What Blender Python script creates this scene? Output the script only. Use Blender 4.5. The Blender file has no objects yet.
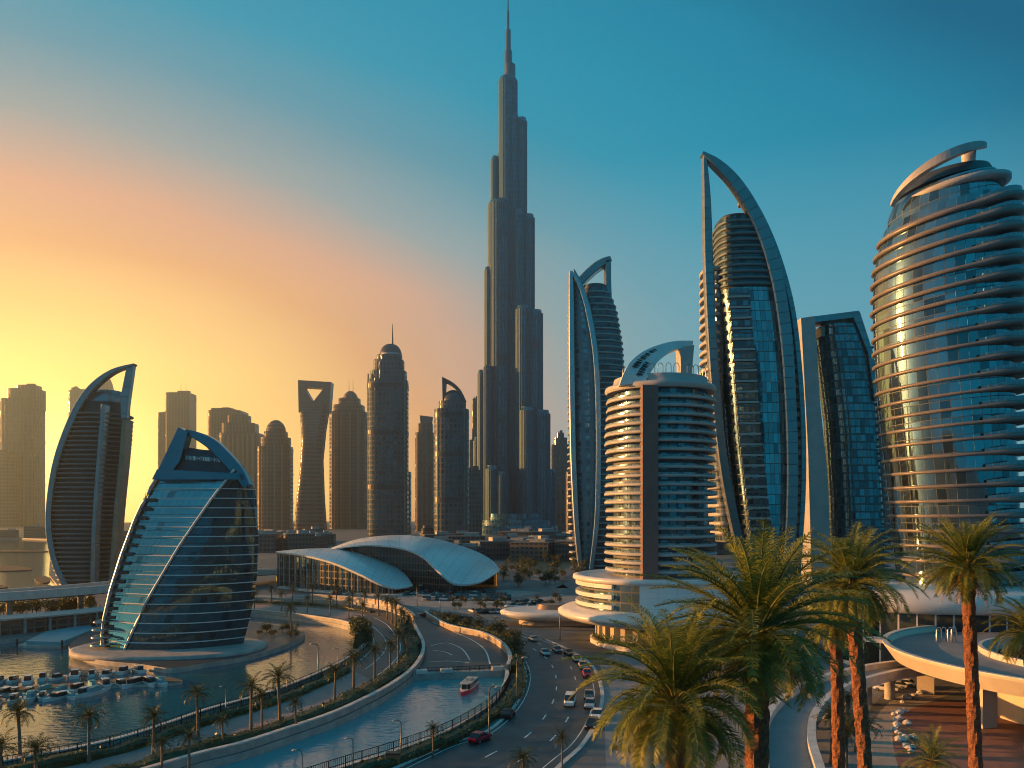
import bpy, math, random
from mathutils import Vector, noise
from mathutils.geometry import tessellate_polygon
random.seed(7)
R = math.radians
H, F, HY, CX = 30.0, 800.0, 515.0, 512.0      # eye height in metres, focal length and horizon row in pixels
scene = bpy.context.scene
col = scene.collection

# ------------------------------------------------------------------ camera, sky, sun, exposure
cam_data = bpy.data.cameras.new('camera')
cam = bpy.data.objects.new('camera', cam_data)
col.objects.link(cam)
cam.location = (0, 0, H)
cam.rotation_euler = (R(90), 0, 0)
cam_data.sensor_width = 36
cam_data.lens = F / 1024 * 36
cam_data.shift_y = (HY - 384) / 1024
cam_data.clip_start = 0.5
cam_data.clip_end = 30000
scene.camera = cam

SUN_AZ, SUN_EL = -82.0, 7.5
GLOW_AZ, GLOW_EL = -30.0, 3.5


def lin(r, g, b):
    def f(c):
        c /= 255.0
        return c / 12.92 if c <= 0.04045 else ((c + 0.055) / 1.055) ** 2.4
    return (f(r), f(g), f(b), 1.0)


world = bpy.data.worlds.new('World')
scene.world = world
world.use_nodes = True


def make_world():
    nt = world.node_tree
    nt.nodes.clear()
    N, L = nt.nodes, nt.links

    def math_node(op, a, b=None, c=None):
        n = N.new('ShaderNodeMath')
        n.operation = op
        for i, v in enumerate((a, b, c)):
            if v is None:
                continue
            if isinstance(v, (int, float)):
                n.inputs[i].default_value = v
            else:
                L.new(v, n.inputs[i])
        return n.outputs[0]
    tc = N.new('ShaderNodeTexCoord')
    sep = N.new('ShaderNodeSeparateXYZ')
    L.new(tc.outputs['Generated'], sep.inputs[0])
    x, y, z = sep.outputs
    s, c = math.sin(R(GLOW_AZ)), math.cos(R(GLOW_AZ))
    fx = math_node('ADD', math_node('MULTIPLY', x, s), math_node('MULTIPLY', y, c))       # toward the glow
    sx = math_node('SUBTRACT', math_node('MULTIPLY', x, c), math_node('MULTIPLY', y, s))  # to its right
    az = math_node('ARCTAN2', sx, fx)
    el = math_node('MAXIMUM', math_node('ARCSINE', z), R(-1))
    # a few soft streaks so that the gradient is not perfectly even
    nz = N.new('ShaderNodeTexNoise')
    mp = N.new('ShaderNodeMapping')
    mp.inputs['Scale'].default_value = (1.2, 1.2, 5.0)
    L.new(tc.outputs['Generated'], mp.inputs['Vector'])
    L.new(mp.outputs[0], nz.inputs['Vector'])
    nz.inputs['Scale'].default_value = 1.6
    nz.inputs['Detail'].default_value = 3
    wob = math_node('MULTIPLY', math_node('SUBTRACT', nz.outputs['Fac'], 0.5), R(3.0))
    a2 = math_node('DIVIDE', az, 1.9)
    e2 = math_node('SUBTRACT', el, R(GLOW_EL))
    t = math_node('SQRT', math_node('ADD', math_node('MULTIPLY', a2, a2), math_node('MULTIPLY', e2, e2)))
    t = math_node('ADD', t, wob)
    t = math_node('DIVIDE', t, R(60))
    ramp = N.new('ShaderNodeValToRGB')
    L.new(t, ramp.inputs[0])
    stops = SKY_STOPS
    cr = ramp.color_ramp
    cr.interpolation = 'B_SPLINE' if False else 'EASE'
    cr.interpolation = 'LINEAR'
    while len(cr.elements) < len(stops):
        cr.elements.new(0.5)
    for e, (p, rgb) in zip(cr.elements, stops):
        e.position = p / 60.0
        boost = 1.05 + 1.7 * max(0.0, 1 - p / 12.0)
        e.color = tuple(v * boost for v in lin(*rgb)[:3]) + (1,)
    # paler band low over the horizon away from the glow
    low = math_node('SUBTRACT', 1.0, math_node('DIVIDE', el, R(24)))
    low = math_node('MINIMUM', math_node('MAXIMUM', low, 0.0), 1.0)
    away = math_node('MULTIPLY', math_node('SUBTRACT', t, 13 / 60.0), 60 / 10.0)
    away = math_node('MINIMUM', math_node('MAXIMUM', away, 0.0), 1.0)
    back = math_node('MULTIPLY', math_node('SUBTRACT', 50 / 60.0, t), 60 / 16.0)
    back = math_node('MINIMUM', math_node('MAXIMUM', back, 0.0), 1.0)
    fac = math_node('MULTIPLY', math_node('MULTIPLY', math_node('MULTIPLY', low, away), back), 0.95)
    mix = N.new('ShaderNodeMix')
    mix.data_type = 'RGBA'
    L.new(fac, mix.inputs['Factor'])
    L.new(ramp.outputs[0], mix.inputs[6])
    mix.inputs[7].default_value = lin(*SKY_LOW)
    sky = N.new('ShaderNodeTexSky')
    sky.sky_type = 'NISHITA'
    sky.sun_disc = False
    sky.sun_elevation = R(SUN_EL)
    sky.sun_rotation = R(SUN_AZ)
    sky.air_density = 1.0
    sky.dust_density = 2.0
    bg1 = N.new('ShaderNodeBackground')
    L.new(mix.outputs[2], bg1.inputs['Color'])
    bg1.inputs['Strength'].default_value = SKY_GAIN
    bg2 = N.new('ShaderNodeBackground')
    tint = N.new('ShaderNodeMix')
    tint.data_type = 'RGBA'
    tint.blend_type = 'MULTIPLY'
    tint.inputs['Factor'].default_value = 1.0
    L.new(sky.outputs[0], tint.inputs[6])
    tint.inputs[7].default_value = (0.12, 0.55, 0.7, 1)
    L.new(tint.outputs[2], bg2.inputs['Color'])
    bg2.inputs['Strength'].default_value = NISHITA_GAIN
    add = N.new('ShaderNodeAddShader')
    L.new(bg1.outputs[0], add.inputs[0])
    L.new(bg2.outputs[0], add.inputs[1])
    out = N.new('ShaderNodeOutputWorld')
    L.new(add.outputs[0], out.inputs['Surface'])


SKY_STOPS = [(0, (255, 216, 125)), (5, (255, 204, 108)), (9.5, (255, 198, 112)), (13, (255, 180, 114)), (16.4, (238, 168, 126)), (20, (152, 160, 158)),
             (24, (84, 147, 164)), (28, (10, 144, 170)), (31.5, (0, 138, 166)), (36, (0, 126, 156)), (40.5, (0, 90, 122)), (46, (0, 88, 118)), (60, (0, 128, 160))]
SKY_LOW = (150, 204, 212)
SKY_GAIN = 0.49
NISHITA_GAIN = 0.004
make_world()
sun_data = bpy.data.lights.new('sun', 'SUN')
sun = bpy.data.objects.new('sun', sun_data)
col.objects.link(sun)
sun_data.energy = 5.0
sun_data.angle = R(0.6)
sun_data.color = (1.0, 0.43, 0.11)
sd = Vector((math.sin(R(SUN_AZ)) * math.cos(R(SUN_EL)), math.cos(R(SUN_AZ)) * math.cos(R(SUN_EL)), math.sin(R(SUN_EL))))
sun.rotation_euler = sd.to_track_quat('Z', 'Y').to_euler()
sun.location = (0, 0, 900)
vs = scene.view_settings
vs.view_transform = 'Standard'
vs.look = 'None'
vs.exposure = 1.22
vs.gamma = 1.0
vs.use_curve_mapping = False
scene.render.engine = 'CYCLES'
scene.cycles.use_denoising = True
scene.cycles.filter_width = 1.05
scene.cycles.max_bounces = 6
scene.cycles.diffuse_bounces = 2
scene.cycles.glossy_bounces = 3
scene.cycles.transmission_bounces = 4
scene.cycles.transparent_max_bounces = 8
scene.cycles.volume_bounces = 0
scene.cycles.sample_clamp_indirect = 4.0
HAZE_DENSITY = 0.00021
HAZE_COLOR = (0.66, 0.82, 0.92, 1)
HAZE_ANISO = 0.85


# ------------------------------------------------------------------ helpers
def P(px, py, z=0.0):
    """ground point (height z) that lies at this place of the picture"""
    d = (H - z) * F / (py - HY)
    return Vector(((px - CX) * d / F, d, z))


def PD(px, py, d):
    return Vector(((px - CX) * d / F, d, H - (py - HY) * d / F))


class MB:
    def __init__(self):
        self.v, self.f, self.uv, self.m, self.sm = [], [], [], [], []

    def face(self, pts, uvs=None, m=0, smooth=False):
        i = len(self.v)
        self.v.extend([tuple(p) for p in pts])
        self.f.append(tuple(range(i, i + len(pts))))
        self.uv.append(uvs or [(p[0], p[1]) for p in pts])
        self.m.append(m)
        self.sm.append(smooth)

    def loft(self, rings, closed=True, cap0=True, cap1=True, m=0, smooth=True, mcap=None, u0=0.0):
        n = len(rings[0])
        base = len(self.v)
        for r in rings:
            self.v.extend([tuple(p) for p in r])
        mid = rings[len(rings) // 2]
        us = [u0]
        for k in range(n):
            a, b = Vector(mid[k]), Vector(mid[(k + 1) % n])
            us.append(us[-1] + (b - a).length)
        vv = [0.0]
        for a, b in zip(rings, rings[1:]):
            ca = sum((Vector(p) for p in a), Vector()) / n
            cb = sum((Vector(p) for p in b), Vector()) / n
            vv.append(vv[-1] + max((cb - ca).length, 1e-4))
        for j in range(len(rings) - 1):
            for k in range(n if closed else n - 1):
                k2 = (k + 1) % n
                self.f.append((base + j * n + k, base + j * n + k2, base + (j + 1) * n + k2, base + (j + 1) * n + k))
                self.uv.append([(us[k], vv[j]), (us[k + 1], vv[j]), (us[k + 1], vv[j + 1]), (us[k], vv[j + 1])])
                self.m.append(m)
                self.sm.append(smooth)
        mc = m if mcap is None else mcap
        if cap0:
            self.cap(rings[0], True, mc)
        if cap1:
            self.cap(rings[-1], False, mc)

    def cap(self, ring, flip=False, m=0):
        pts = list(reversed(ring)) if flip else list(ring)
        for t in tessellate_polygon([[Vector(p) for p in pts]]):
            q = [pts[i] for i in t]
            self.face(q, [(0.01, 0.01)] * 3, m)

    def prism(self, poly, z0, z1, m=0, mtop=None, bottom=True):
        """vertical walls under a plan outline, counter-clockwise"""
        area = sum(a[0] * b[1] - b[0] * a[1] for a, b in zip(poly, list(poly[1:]) + [poly[0]]))
        if area < 0:
            poly = list(reversed(poly))
        r0 = [(p[0], p[1], z0) for p in poly]
        r1 = [(p[0], p[1], z1) for p in poly]
        n = len(poly)
        u = 0
        for k in range(n):
            k2 = (k + 1) % n
            w = (Vector(r0[k2]) - Vector(r0[k])).length
            self.face([r0[k], r0[k2], r1[k2], r1[k]], [(u, z0), (u + w, z0), (u + w, z1), (u, z1)], m)
            u += w
        for t in tessellate_polygon([[Vector(p) for p in r1]]):
            q = [r1[i] for i in t]
            nrm = (Vector(q[1]) - Vector(q[0])).cross(Vector(q[2]) - Vector(q[0]))
            if nrm.z < 0:
                q.reverse()
            self.face(q, None, m if mtop is None else mtop)
            if bottom:
                self.face([(p[0], p[1], z0) for p in reversed(q)], None, m)

    def xz(self, poly, y0, y1, m=0):
        """an outline in the x-z plane given real depth from y0 (front) to y1"""
        area = sum(a[0] * b[1] - b[0] * a[1] for a, b in zip(poly, list(poly[1:]) + [poly[0]]))
        if area < 0:
            poly = list(reversed(poly))
        n = len(poly)
        f = [(p[0], y0, p[1]) for p in poly]
        b = [(p[0], y1, p[1]) for p in poly]
        for k in range(n):
            k2 = (k + 1) % n
            w = (Vector(f[k2]) - Vector(f[k])).length
            self.face([f[k2], f[k], b[k], b[k2]], [(0, 0), (w, 0), (w, y1 - y0), (0, y1 - y0)], m)
        for t in tessellate_polygon([[Vector((p[0], p[1], 0)) for p in poly]]):
            q = [poly[i] for i in t]
            ar = (q[1][0] - q[0][0]) * (q[2][1] - q[0][1]) - (q[1][1] - q[0][1]) * (q[2][0] - q[0][0])
            if ar < 0:
                q.reverse()
            self.face([(p[0], y0, p[1]) for p in q], [(p[0], p[1]) for p in q], m)
            self.face([(p[0], y1, p[1]) for p in reversed(q)], [(p[0], p[1]) for p in reversed(q)], m)

    def box(self, c, s, rz=0.0, m=0):
        ca, sa = math.cos(rz), math.sin(rz)
        poly = []
        for sx, sy in ((-1, -1), (1, -1), (1, 1), (-1, 1)):
            x, y = sx * s[0] / 2, sy * s[1] / 2
            poly.append((c[0] + x * ca - y * sa, c[1] + x * sa + y * ca))
        self.prism(poly, c[2] - s[2] / 2, c[2] + s[2] / 2, m)

    def arch(self, path, w, y0, y1, m=0, chamfer=0.2):
        """beam that follows a curve in the x-z plane; w = width (number or list), depth y0..y1"""
        n = len(path)
        rings = []
        for i, (x, z) in enumerate(path):
            a = path[max(i - 1, 0)]
            b = path[min(i + 1, n - 1)]
            tx, tz = b[0] - a[0], b[1] - a[1]
            ln = math.hypot(tx, tz) or 1
            nx, nz = -tz / ln, tx / ln
            ww = (w[i] if isinstance(w, (list, tuple)) else w) / 2
            yy0, yy1 = (y0[i], y1[i]) if isinstance(y0, (list, tuple)) else (y0, y1)
            ch = min(chamfer * ww, (yy1 - yy0) * 0.3)
            prof = [(-ww + ch, yy0), (ww - ch, yy0), (ww, yy0 + ch), (ww, yy1 - ch), (ww - ch, yy1), (-ww + ch, yy1), (-ww, yy1 - ch), (-ww, yy0 + ch)]
            rings.append([(x + nx * o, yy, z + nz * o) for o, yy in prof])
        self.loft(rings, smooth=False, m=m)

    def tube(self, path, r, n=6, m=0, cap=True, smooth=True):
        rings = []
        k = len(path)
        for i, p in enumerate(path):
            a, b = Vector(path[max(i - 1, 0)]), Vector(path[min(i + 1, k - 1)])
            t = (b - a).normalized()
            up = Vector((0, 0, 1)) if abs(t.z) < 0.9 else Vector((1, 0, 0))
            s = t.cross(up).normalized()
            q = s.cross(t).normalized()
            rr = r[i] if isinstance(r, (list, tuple)) else r
            rings.append([tuple(Vector(p) + s * (math.cos(2 * math.pi * j / n) * rr) + q * (math.sin(2 * math.pi * j / n) * rr)) for j in range(n)])
        self.loft(rings, cap0=cap, cap1=cap, m=m, smooth=smooth)

    def sheet(self, poly, z, m=0):
        for t in tessellate_polygon([[Vector((p[0], p[1], 0)) for p in poly]]):
            q = [(poly[i][0], poly[i][1], z) for i in t]
            nrm = (Vector(q[1]) - Vector(q[0])).cross(Vector(q[2]) - Vector(q[0]))
            if nrm.z < 0:
                q.reverse()
            self.face(q, None, m)

    def ribbon(self, a, b, z, m=0, loop=False):
        for i in range(len(a) - 1):
            q = [(a[i][0], a[i][1], z), (b[i][0], b[i][1], z), (b[i + 1][0], b[i + 1][1], z), (a[i + 1][0], a[i + 1][1], z)]
            nrm = (Vector(q[1]) - Vector(q[0])).cross(Vector(q[3]) - Vector(q[0]))
            if nrm.z < 0:
                q.reverse()
            self.face(q, None, m)

    def build(self, name, mats, parent=None, loc=None):
        me = bpy.data.meshes.new(name)
        me.from_pydata(self.v, [], self.f)
        uvl = me.uv_layers.new(name='UVMap')
        flat = []
        for u in self.uv:
            for p in u:
                flat.extend((p[0], p[1]))
        uvl.data.foreach_set('uv', flat)
        if not isinstance(mats, (list, tuple)):
            mats = [mats]
        for mm in mats:
            me.materials.append(mm)
        me.polygons.foreach_set('material_index', self.m)
        me.polygons.foreach_set('use_smooth', self.sm)
        me.update()
        o = bpy.data.objects.new(name, me)
        col.objects.link(o)
        if parent:
            o.parent = parent
        if loc:
            o.location = loc
        return o


def tag(o, label=None, cat=None, group=None, kind=None):
    if label:
        o['label'] = label
    if cat:
        o['category'] = cat
    if group:
        o['group'] = group
    if kind:
        o['kind'] = kind
    return o


def thing(name, label, cat, loc=(0, 0, 0), rz=0.0, group=None):
    o = bpy.data.objects.new(name, None)
    col.objects.link(o)
    o.location = loc
    o.rotation_euler = (0, 0, rz)
    o.empty_display_size = 0.5
    return tag(o, label, cat, group)


KIDS = {}


def copy_tree(o, parent=None, label=None):
    c = o.copy()
    col.objects.link(c)
    if parent:
        c.parent = parent
    if label:
        c['label'] = label
    for ch in [q for q in o.children]:
        copy_tree(ch, c)
    return c


def interp(tab, y):
    if y <= tab[0][0]:
        return tab[0][1]
    for (a, va), (b, vb) in zip(tab, tab[1:]):
        if y <= b:
            k = (y - a) / (b - a)
            return va + (vb - va) * k
    return tab[-1][1]


def smooth_path(pts, sub=6):
    """Catmull-Rom through points of any dimension"""
    out = []
    n = len(pts)
    pts = [Vector(p) for p in pts]
    for i in range(n - 1):
        p0, p1, p2, p3 = pts[max(i - 1, 0)], pts[i], pts[i + 1], pts[min(i + 2, n - 1)]
        for k in range(sub):
            t = k / sub
            out.append(0.5 * ((2 * p1) + (p2 - p0) * t + (2 * p0 - 5 * p1 + 4 * p2 - p3) * t * t + (3 * p1 - p0 - 3 * p2 + p3) * t ** 3))
    out.append(pts[-1])
    return out


def ell(cx, cy, rx, ry, z, n=40, p=2.0, rot=0.0, tilt=0.0):
    out = []
    for k in range(n):
        a = 2 * math.pi * k / n + rot
        c, s = math.cos(a), math.sin(a)
        x = math.copysign(abs(c) ** (2 / p), c) * rx
        y = math.copysign(abs(s) ** (2 / p), s) * ry
        out.append((cx + x, cy + y, z + x * tilt))
    return out


def slab_rings(cx, cy, rx, ry, z0, z1, n=40, p=2.0, tilt=0.0, lip=0.25):
    h = z1 - z0
    l = min(lip, h * 0.4)
    return [ell(cx, cy, rx - l, ry - l, z0, n, p, 0, tilt), ell(cx, cy, rx, ry, z0 + l, n, p, 0, tilt),
            ell(cx, cy, rx, ry, z1 - l, n, p, 0, tilt), ell(cx, cy, rx - l, ry - l, z1, n, p, 0, tilt)]


class Site:
    """local frame of a building whose base stands at picture column px and distance d"""
    def __init__(self, px, d, zb=0.0):
        self.px, self.d, self.zb = px, d, zb
        self.loc = ((px - CX) * d / F, d, zb)

    def x(self, px):
        return (px - self.px) * self.d / F

    def z(self, py):
        return H - (py - HY) * self.d / F - self.zb

    def ptd(self, px, py, y):
        dd = self.d + y
        return ((px - CX) * dd / F - self.loc[0], H - (py - HY) * dd / F - self.zb)

    def ptsd(self, lst, y):
        return [self.ptd(p[0], p[1], y) for p in lst]

    def w(self, n):
        return n * self.d / F

    def pt(self, px, py):
        return (self.x(px), self.z(py))

    def pts(self, lst):
        return [self.pt(*p) for p in lst]


# ------------------------------------------------------------------ materials
def new_mat(name):
    m = bpy.data.materials.new(name)
    m.use_nodes = True
    nt = m.node_tree
    return m, nt, nt.nodes['Principled BSDF']


def nmath(nt, op, a, b=None, c=None):
    n = nt.nodes.new('ShaderNodeMath')
    n.operation = op
    for i, v in enumerate((a, b, c)):
        if v is None:
            continue
        if isinstance(v, (int, float)):
            n.inputs[i].default_value = v
        else:
            nt.links.new(v, n.inputs[i])
    return n.outputs[0]


def nmix(nt, fac, a, b):
    n = nt.nodes.new('ShaderNodeMix')
    n.data_type = 'RGBA'
    for sock, v in ((n.inputs['Factor'], fac), (n.inputs[6], a), (n.inputs[7], b)):
        if isinstance(v, (int, float)):
            sock.default_value = v
        elif isinstance(v, (tuple, list)):
            sock.default_value = tuple(v) if len(v) == 4 else tuple(v) + (1,)
        else:
            nt.links.new(v, sock)
    return n.outputs[2]


def plain(name, c, rough=0.6, metal=0.0, var=0.25, scale=0.3, bump=0.0, spec=0.5, c2=None, stretch=(1, 1, 1)):
    """a painted, cast or paved surface with uneven tone"""
    m, nt, b = new_mat(name)
    tc = nt.nodes.new('ShaderNodeTexCoord')
    mp = nt.nodes.new('ShaderNodeMapping')
    mp.inputs['Scale'].default_value = stretch
    nt.links.new(tc.outputs['Object'], mp.inputs[0])
    nz = nt.nodes.new('ShaderNodeTexNoise')
    nz.inputs['Scale'].default_value = scale
    nz.inputs['Detail'].default_value = 6
    nz.inputs['Roughness'].default_value = 0.65
    nt.links.new(mp.outputs[0], nz.inputs['Vector'])
    lo = tuple(v * (1 - var) for v in c[:3])
    hi = c2 or tuple(min(1, v * (1 + var)) for v in c[:3])
    k = nmath(nt, 'MULTIPLY', nmath(nt, 'SUBTRACT', nz.outputs['Fac'], 0.3), 2.5)
    kc = nt.nodes.new('ShaderNodeClamp')
    nt.links.new(k, kc.inputs[0])
    nt.links.new(nmix(nt, kc.outputs[0], lo, hi), b.inputs['Base Color'])
    b.inputs['Roughness'].default_value = rough
    b.inputs['Metallic'].default_value = metal
    b.inputs['Specular IOR Level'].default_value = spec
    if bump:
        bp = nt.nodes.new('ShaderNodeBump')
        bp.inputs['Strength'].default_value = bump
        bp.inputs['Distance'].default_value = 0.3
        nt.links.new(nz.outputs['Fac'], bp.inputs['Height'])
        nt.links.new(bp.outputs[0], b.inputs['Normal'])
    return m


def facade(name, wall, glass, fh=3.6, bw=3.0, hf=0.6, wf=0.75, metal=0.75, grough=0.08, wrough=0.6, jitter=0.02, var=0.5, wmetal=0.0, dark=0.25):
    """windows of fh by bw metres on the wall, read from metre UVs; panes tilt a little so that reflections break up"""
    m, nt, b = new_mat(name)
    tc = nt.nodes.new('ShaderNodeTexCoord')
    sp = nt.nodes.new('ShaderNodeSeparateXYZ')
    nt.links.new(tc.outputs['UV'], sp.inputs[0])
    u = nmath(nt, 'DIVIDE', sp.outputs[0], bw)
    v = nmath(nt, 'DIVIDE', sp.outputs[1], fh)
    fu, fv = nmath(nt, 'FRACT', u), nmath(nt, 'FRACT', v)
    mu = nmath(nt, 'GREATER_THAN', fu, 1 - wf)
    mv = nmath(nt, 'GREATER_THAN', fv, 1 - hf)
    mask = nmath(nt, 'MULTIPLY', mu, mv)
    cb = nt.nodes.new('ShaderNodeCombineXYZ')
    nt.links.new(nmath(nt, 'FLOOR', u), cb.inputs[0])
    nt.links.new(nmath(nt, 'FLOOR', v), cb.inputs[1])
    wn = nt.nodes.new('ShaderNodeTexWhiteNoise')
    wn.noise_dimensions = '2D'
    nt.links.new(cb.outputs[0], wn.inputs['Vector'])
    big = nt.nodes.new('ShaderNodeTexNoise')
    big.inputs['Scale'].default_value = 0.06
    big.inputs['Detail'].default_value = 3
    nt.links.new(tc.outputs['UV'], big.inputs['Vector'])
    g0 = tuple(c * (1 - var) for c in glass[:3])
    gcol = nmix(nt, wn.outputs['Value'], g0, glass)
    isdark = nmath(nt, 'LESS_THAN', wn.outputs['Value'], dark)
    gcol = nmix(nt, nmath(nt, 'MULTIPLY', isdark, 0.6), gcol, tuple(c * 0.25 for c in glass[:3]))
    wl = nmix(nt, big.outputs['Fac'], tuple(c * 0.75 for c in wall[:3]), tuple(min(1, c * 1.2) for c in wall[:3]))
    nt.links.new(nmix(nt, mask, wl, gcol), b.inputs['Base Color'])
    nt.links.new(nmath(nt, 'ADD', nmath(nt, 'MULTIPLY', mask, metal - wmetal), wmetal), b.inputs['Metallic'])
    nt.links.new(nmath(nt, 'ADD', nmath(nt, 'MULTIPLY', mask, grough - wrough), wrough), b.inputs['Roughness'])
    # pane tilt
    ge = nt.nodes.new('ShaderNodeNewGeometry')
    vs_ = nt.nodes.new('ShaderNodeVectorMath')
    vs_.operation = 'SUBTRACT'
    nt.links.new(wn.outputs['Color'], vs_.inputs[0])
    vs_.inputs[1].default_value = (0.5, 0.5, 0.5)
    sc_ = nt.nodes.new('ShaderNodeVectorMath')
    sc_.operation = 'SCALE'
    nt.links.new(vs_.outputs[0], sc_.inputs[0])
    nt.links.new(nmath(nt, 'MULTIPLY', mask, jitter * 2), sc_.inputs['Scale'])
    ad = nt.nodes.new('ShaderNodeVectorMath')
    nt.links.new(ge.outputs['Normal'], ad.inputs[0])
    nt.links.new(sc_.outputs[0], ad.inputs[1])
    no = nt.nodes.new('ShaderNodeVectorMath')
    no.operation = 'NORMALIZE'
    nt.links.new(ad.outputs[0], no.inputs[0])
    bp = nt.nodes.new('ShaderNodeBump')
    bp.inputs['Strength'].default_value = 0.6
    bp.inputs['Distance'].default_value = 0.25
    bp.invert = True
    nt.links.new(mask, bp.inputs['Height'])
    nt.links.new(no.outputs[0], bp.inputs['Normal'])
    nt.links.new(bp.outputs[0], b.inputs['Normal'])
    return m


def leaf_mat(name, c1, c2, trans=0.35, scale=0.8):
    m, nt, b = new_mat(name)
    tc = nt.nodes.new('ShaderNodeTexCoord')
    nz = nt.nodes.new('ShaderNodeTexNoise')
    nz.inputs['Scale'].default_value = scale
    nz.inputs['Detail'].default_value = 4
    nt.links.new(tc.outputs['Object'], nz.inputs['Vector'])
    k = nt.nodes.new('ShaderNodeClamp')
    nt.links.new(nmath(nt, 'MULTIPLY', nmath(nt, 'SUBTRACT', nz.outputs['Fac'], 0.32), 2.8), k.inputs[0])
    c = nmix(nt, k.outputs[0], c1, c2)
    nt.links.new(c, b.inputs['Base Color'])
    b.inputs['Roughness'].default_value = 0.45
    tr = nt.nodes.new('ShaderNodeBsdfTranslucent')
    nt.links.new(c, tr.inputs['Color'])
    mx = nt.nodes.new('ShaderNodeMixShader')
    mx.inputs[0].default_value = trans
    nt.links.new(b.outputs[0], mx.inputs[1])
    nt.links.new(tr.outputs[0], mx.inputs[2])
    nt.links.new(mx.outputs[0], nt.nodes['Material Output'].inputs['Surface'])
    return m


M = {}
M['slab'] = plain('pale_concrete', (0.36, 0.355, 0.345), 0.45, var=0.15, scale=0.2)
M['white'] = plain('white_panel', (0.60, 0.60, 0.585), 0.35, var=0.08, scale=0.15)
M['shell'] = facade('pearl_roof_cladding', (0.30, 0.33, 0.34), (0.60, 0.64, 0.65), 3.2, 5.0, 0.95, 0.97, metal=0.15, grough=0.28, var=0.08, dark=0.0, jitter=0.004)
M['frame'] = facade('satin_metal_frame', (0.06, 0.07, 0.075), (0.26, 0.28, 0.29), 3.6, 60.0, 0.95, 1.0, metal=0.7, grough=0.27, var=0.12, dark=0.0, jitter=0.004)
M['steel'] = plain('pale_steel', (0.40, 0.42, 0.43), 0.25, metal=0.8, var=0.12, scale=0.2)
M['dark'] = plain('dark_cladding', (0.035, 0.04, 0.045), 0.4, var=0.3, scale=0.3)
M['dglass'] = facade('dark_louvre_glass', (0.05, 0.055, 0.06), (0.10, 0.15, 0.17), 2.2, 2.4, 0.8, 0.9, metal=0.5, grough=0.12)
M['brown'] = plain('brown_stone', (0.17, 0.095, 0.08), 0.55, var=0.15, scale=0.4)
M['bronze'] = plain('bronze_pier', (0.30, 0.20, 0.14), 0.4, metal=0.4, var=0.2)
M['asphalt'] = plain('asphalt', (0.036, 0.052, 0.060), 0.5, var=0.5, scale=0.22, bump=0.05)
M['ring'] = plain('balcony_ring', (0.17, 0.155, 0.145), 0.4, metal=0.1, var=0.15)
M['rock'] = plain('dark_rock', (0.045, 0.04, 0.036), 0.9, var=0.4, scale=0.4, bump=0.4)
M['letter'] = plain('white_letters', (0.85, 0.85, 0.83), 0.5, var=0.03)
M['line'] = plain('road_paint', (0.75, 0.74, 0.7), 0.6, var=0.1)
M['pave'] = plain('paving', (0.11, 0.125, 0.13), 0.75, var=0.35, scale=0.09, bump=0.1)
M['path'] = plain('pink_path', (0.27, 0.21, 0.2), 0.75, var=0.2, scale=0.3)
M['kerb'] = plain('kerb_stone', (0.52, 0.5, 0.47), 0.6, var=0.2, scale=0.6)
M['quay'] = plain('quay_wall', (0.33, 0.32, 0.3), 0.7, var=0.3, scale=0.4)
M['brick'] = plain('red_brick_paving', (0.24, 0.11, 0.08), 0.75, var=0.25, scale=0.5)
M['sand'] = plain('sand', (0.36, 0.30, 0.24), 0.85, var=0.25, scale=0.15, bump=0.15)
M['soil'] = plain('planting_soil', (0.11, 0.09, 0.06), 0.9, var=0.4, scale=0.5)
M['black'] = plain('black_metal', (0.02, 0.02, 0.022), 0.4, metal=0.5, var=0.1)
M['tyre'] = plain('tyre_rubber', (0.02, 0.02, 0.02), 0.8, var=0.1)
M['hedge'] = leaf_mat('hedge_leaf', (0.02, 0.035, 0.012), (0.06, 0.085, 0.025), 0.25, 0.9)
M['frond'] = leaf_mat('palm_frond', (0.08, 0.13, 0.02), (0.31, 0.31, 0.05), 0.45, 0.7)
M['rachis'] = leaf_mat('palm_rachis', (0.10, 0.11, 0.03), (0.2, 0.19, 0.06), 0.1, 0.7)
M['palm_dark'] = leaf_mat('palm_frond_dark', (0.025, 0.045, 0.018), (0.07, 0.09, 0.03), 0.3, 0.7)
M['tree'] = leaf_mat('tree_leaf', (0.025, 0.04, 0.014), (0.075, 0.09, 0.03), 0.3, 0.8)
M['trunk'] = plain('palm_bark', (0.24, 0.092, 0.042), 0.9, var=0.55, scale=4.5, bump=1.0)
M['twig'] = plain('grey_bark', (0.16, 0.12, 0.09), 0.85, var=0.3, scale=2.0)
M['deadfrond'] = leaf_mat('dry_frond', (0.16, 0.10, 0.045), (0.30, 0.20, 0.09), 0.25)


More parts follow.
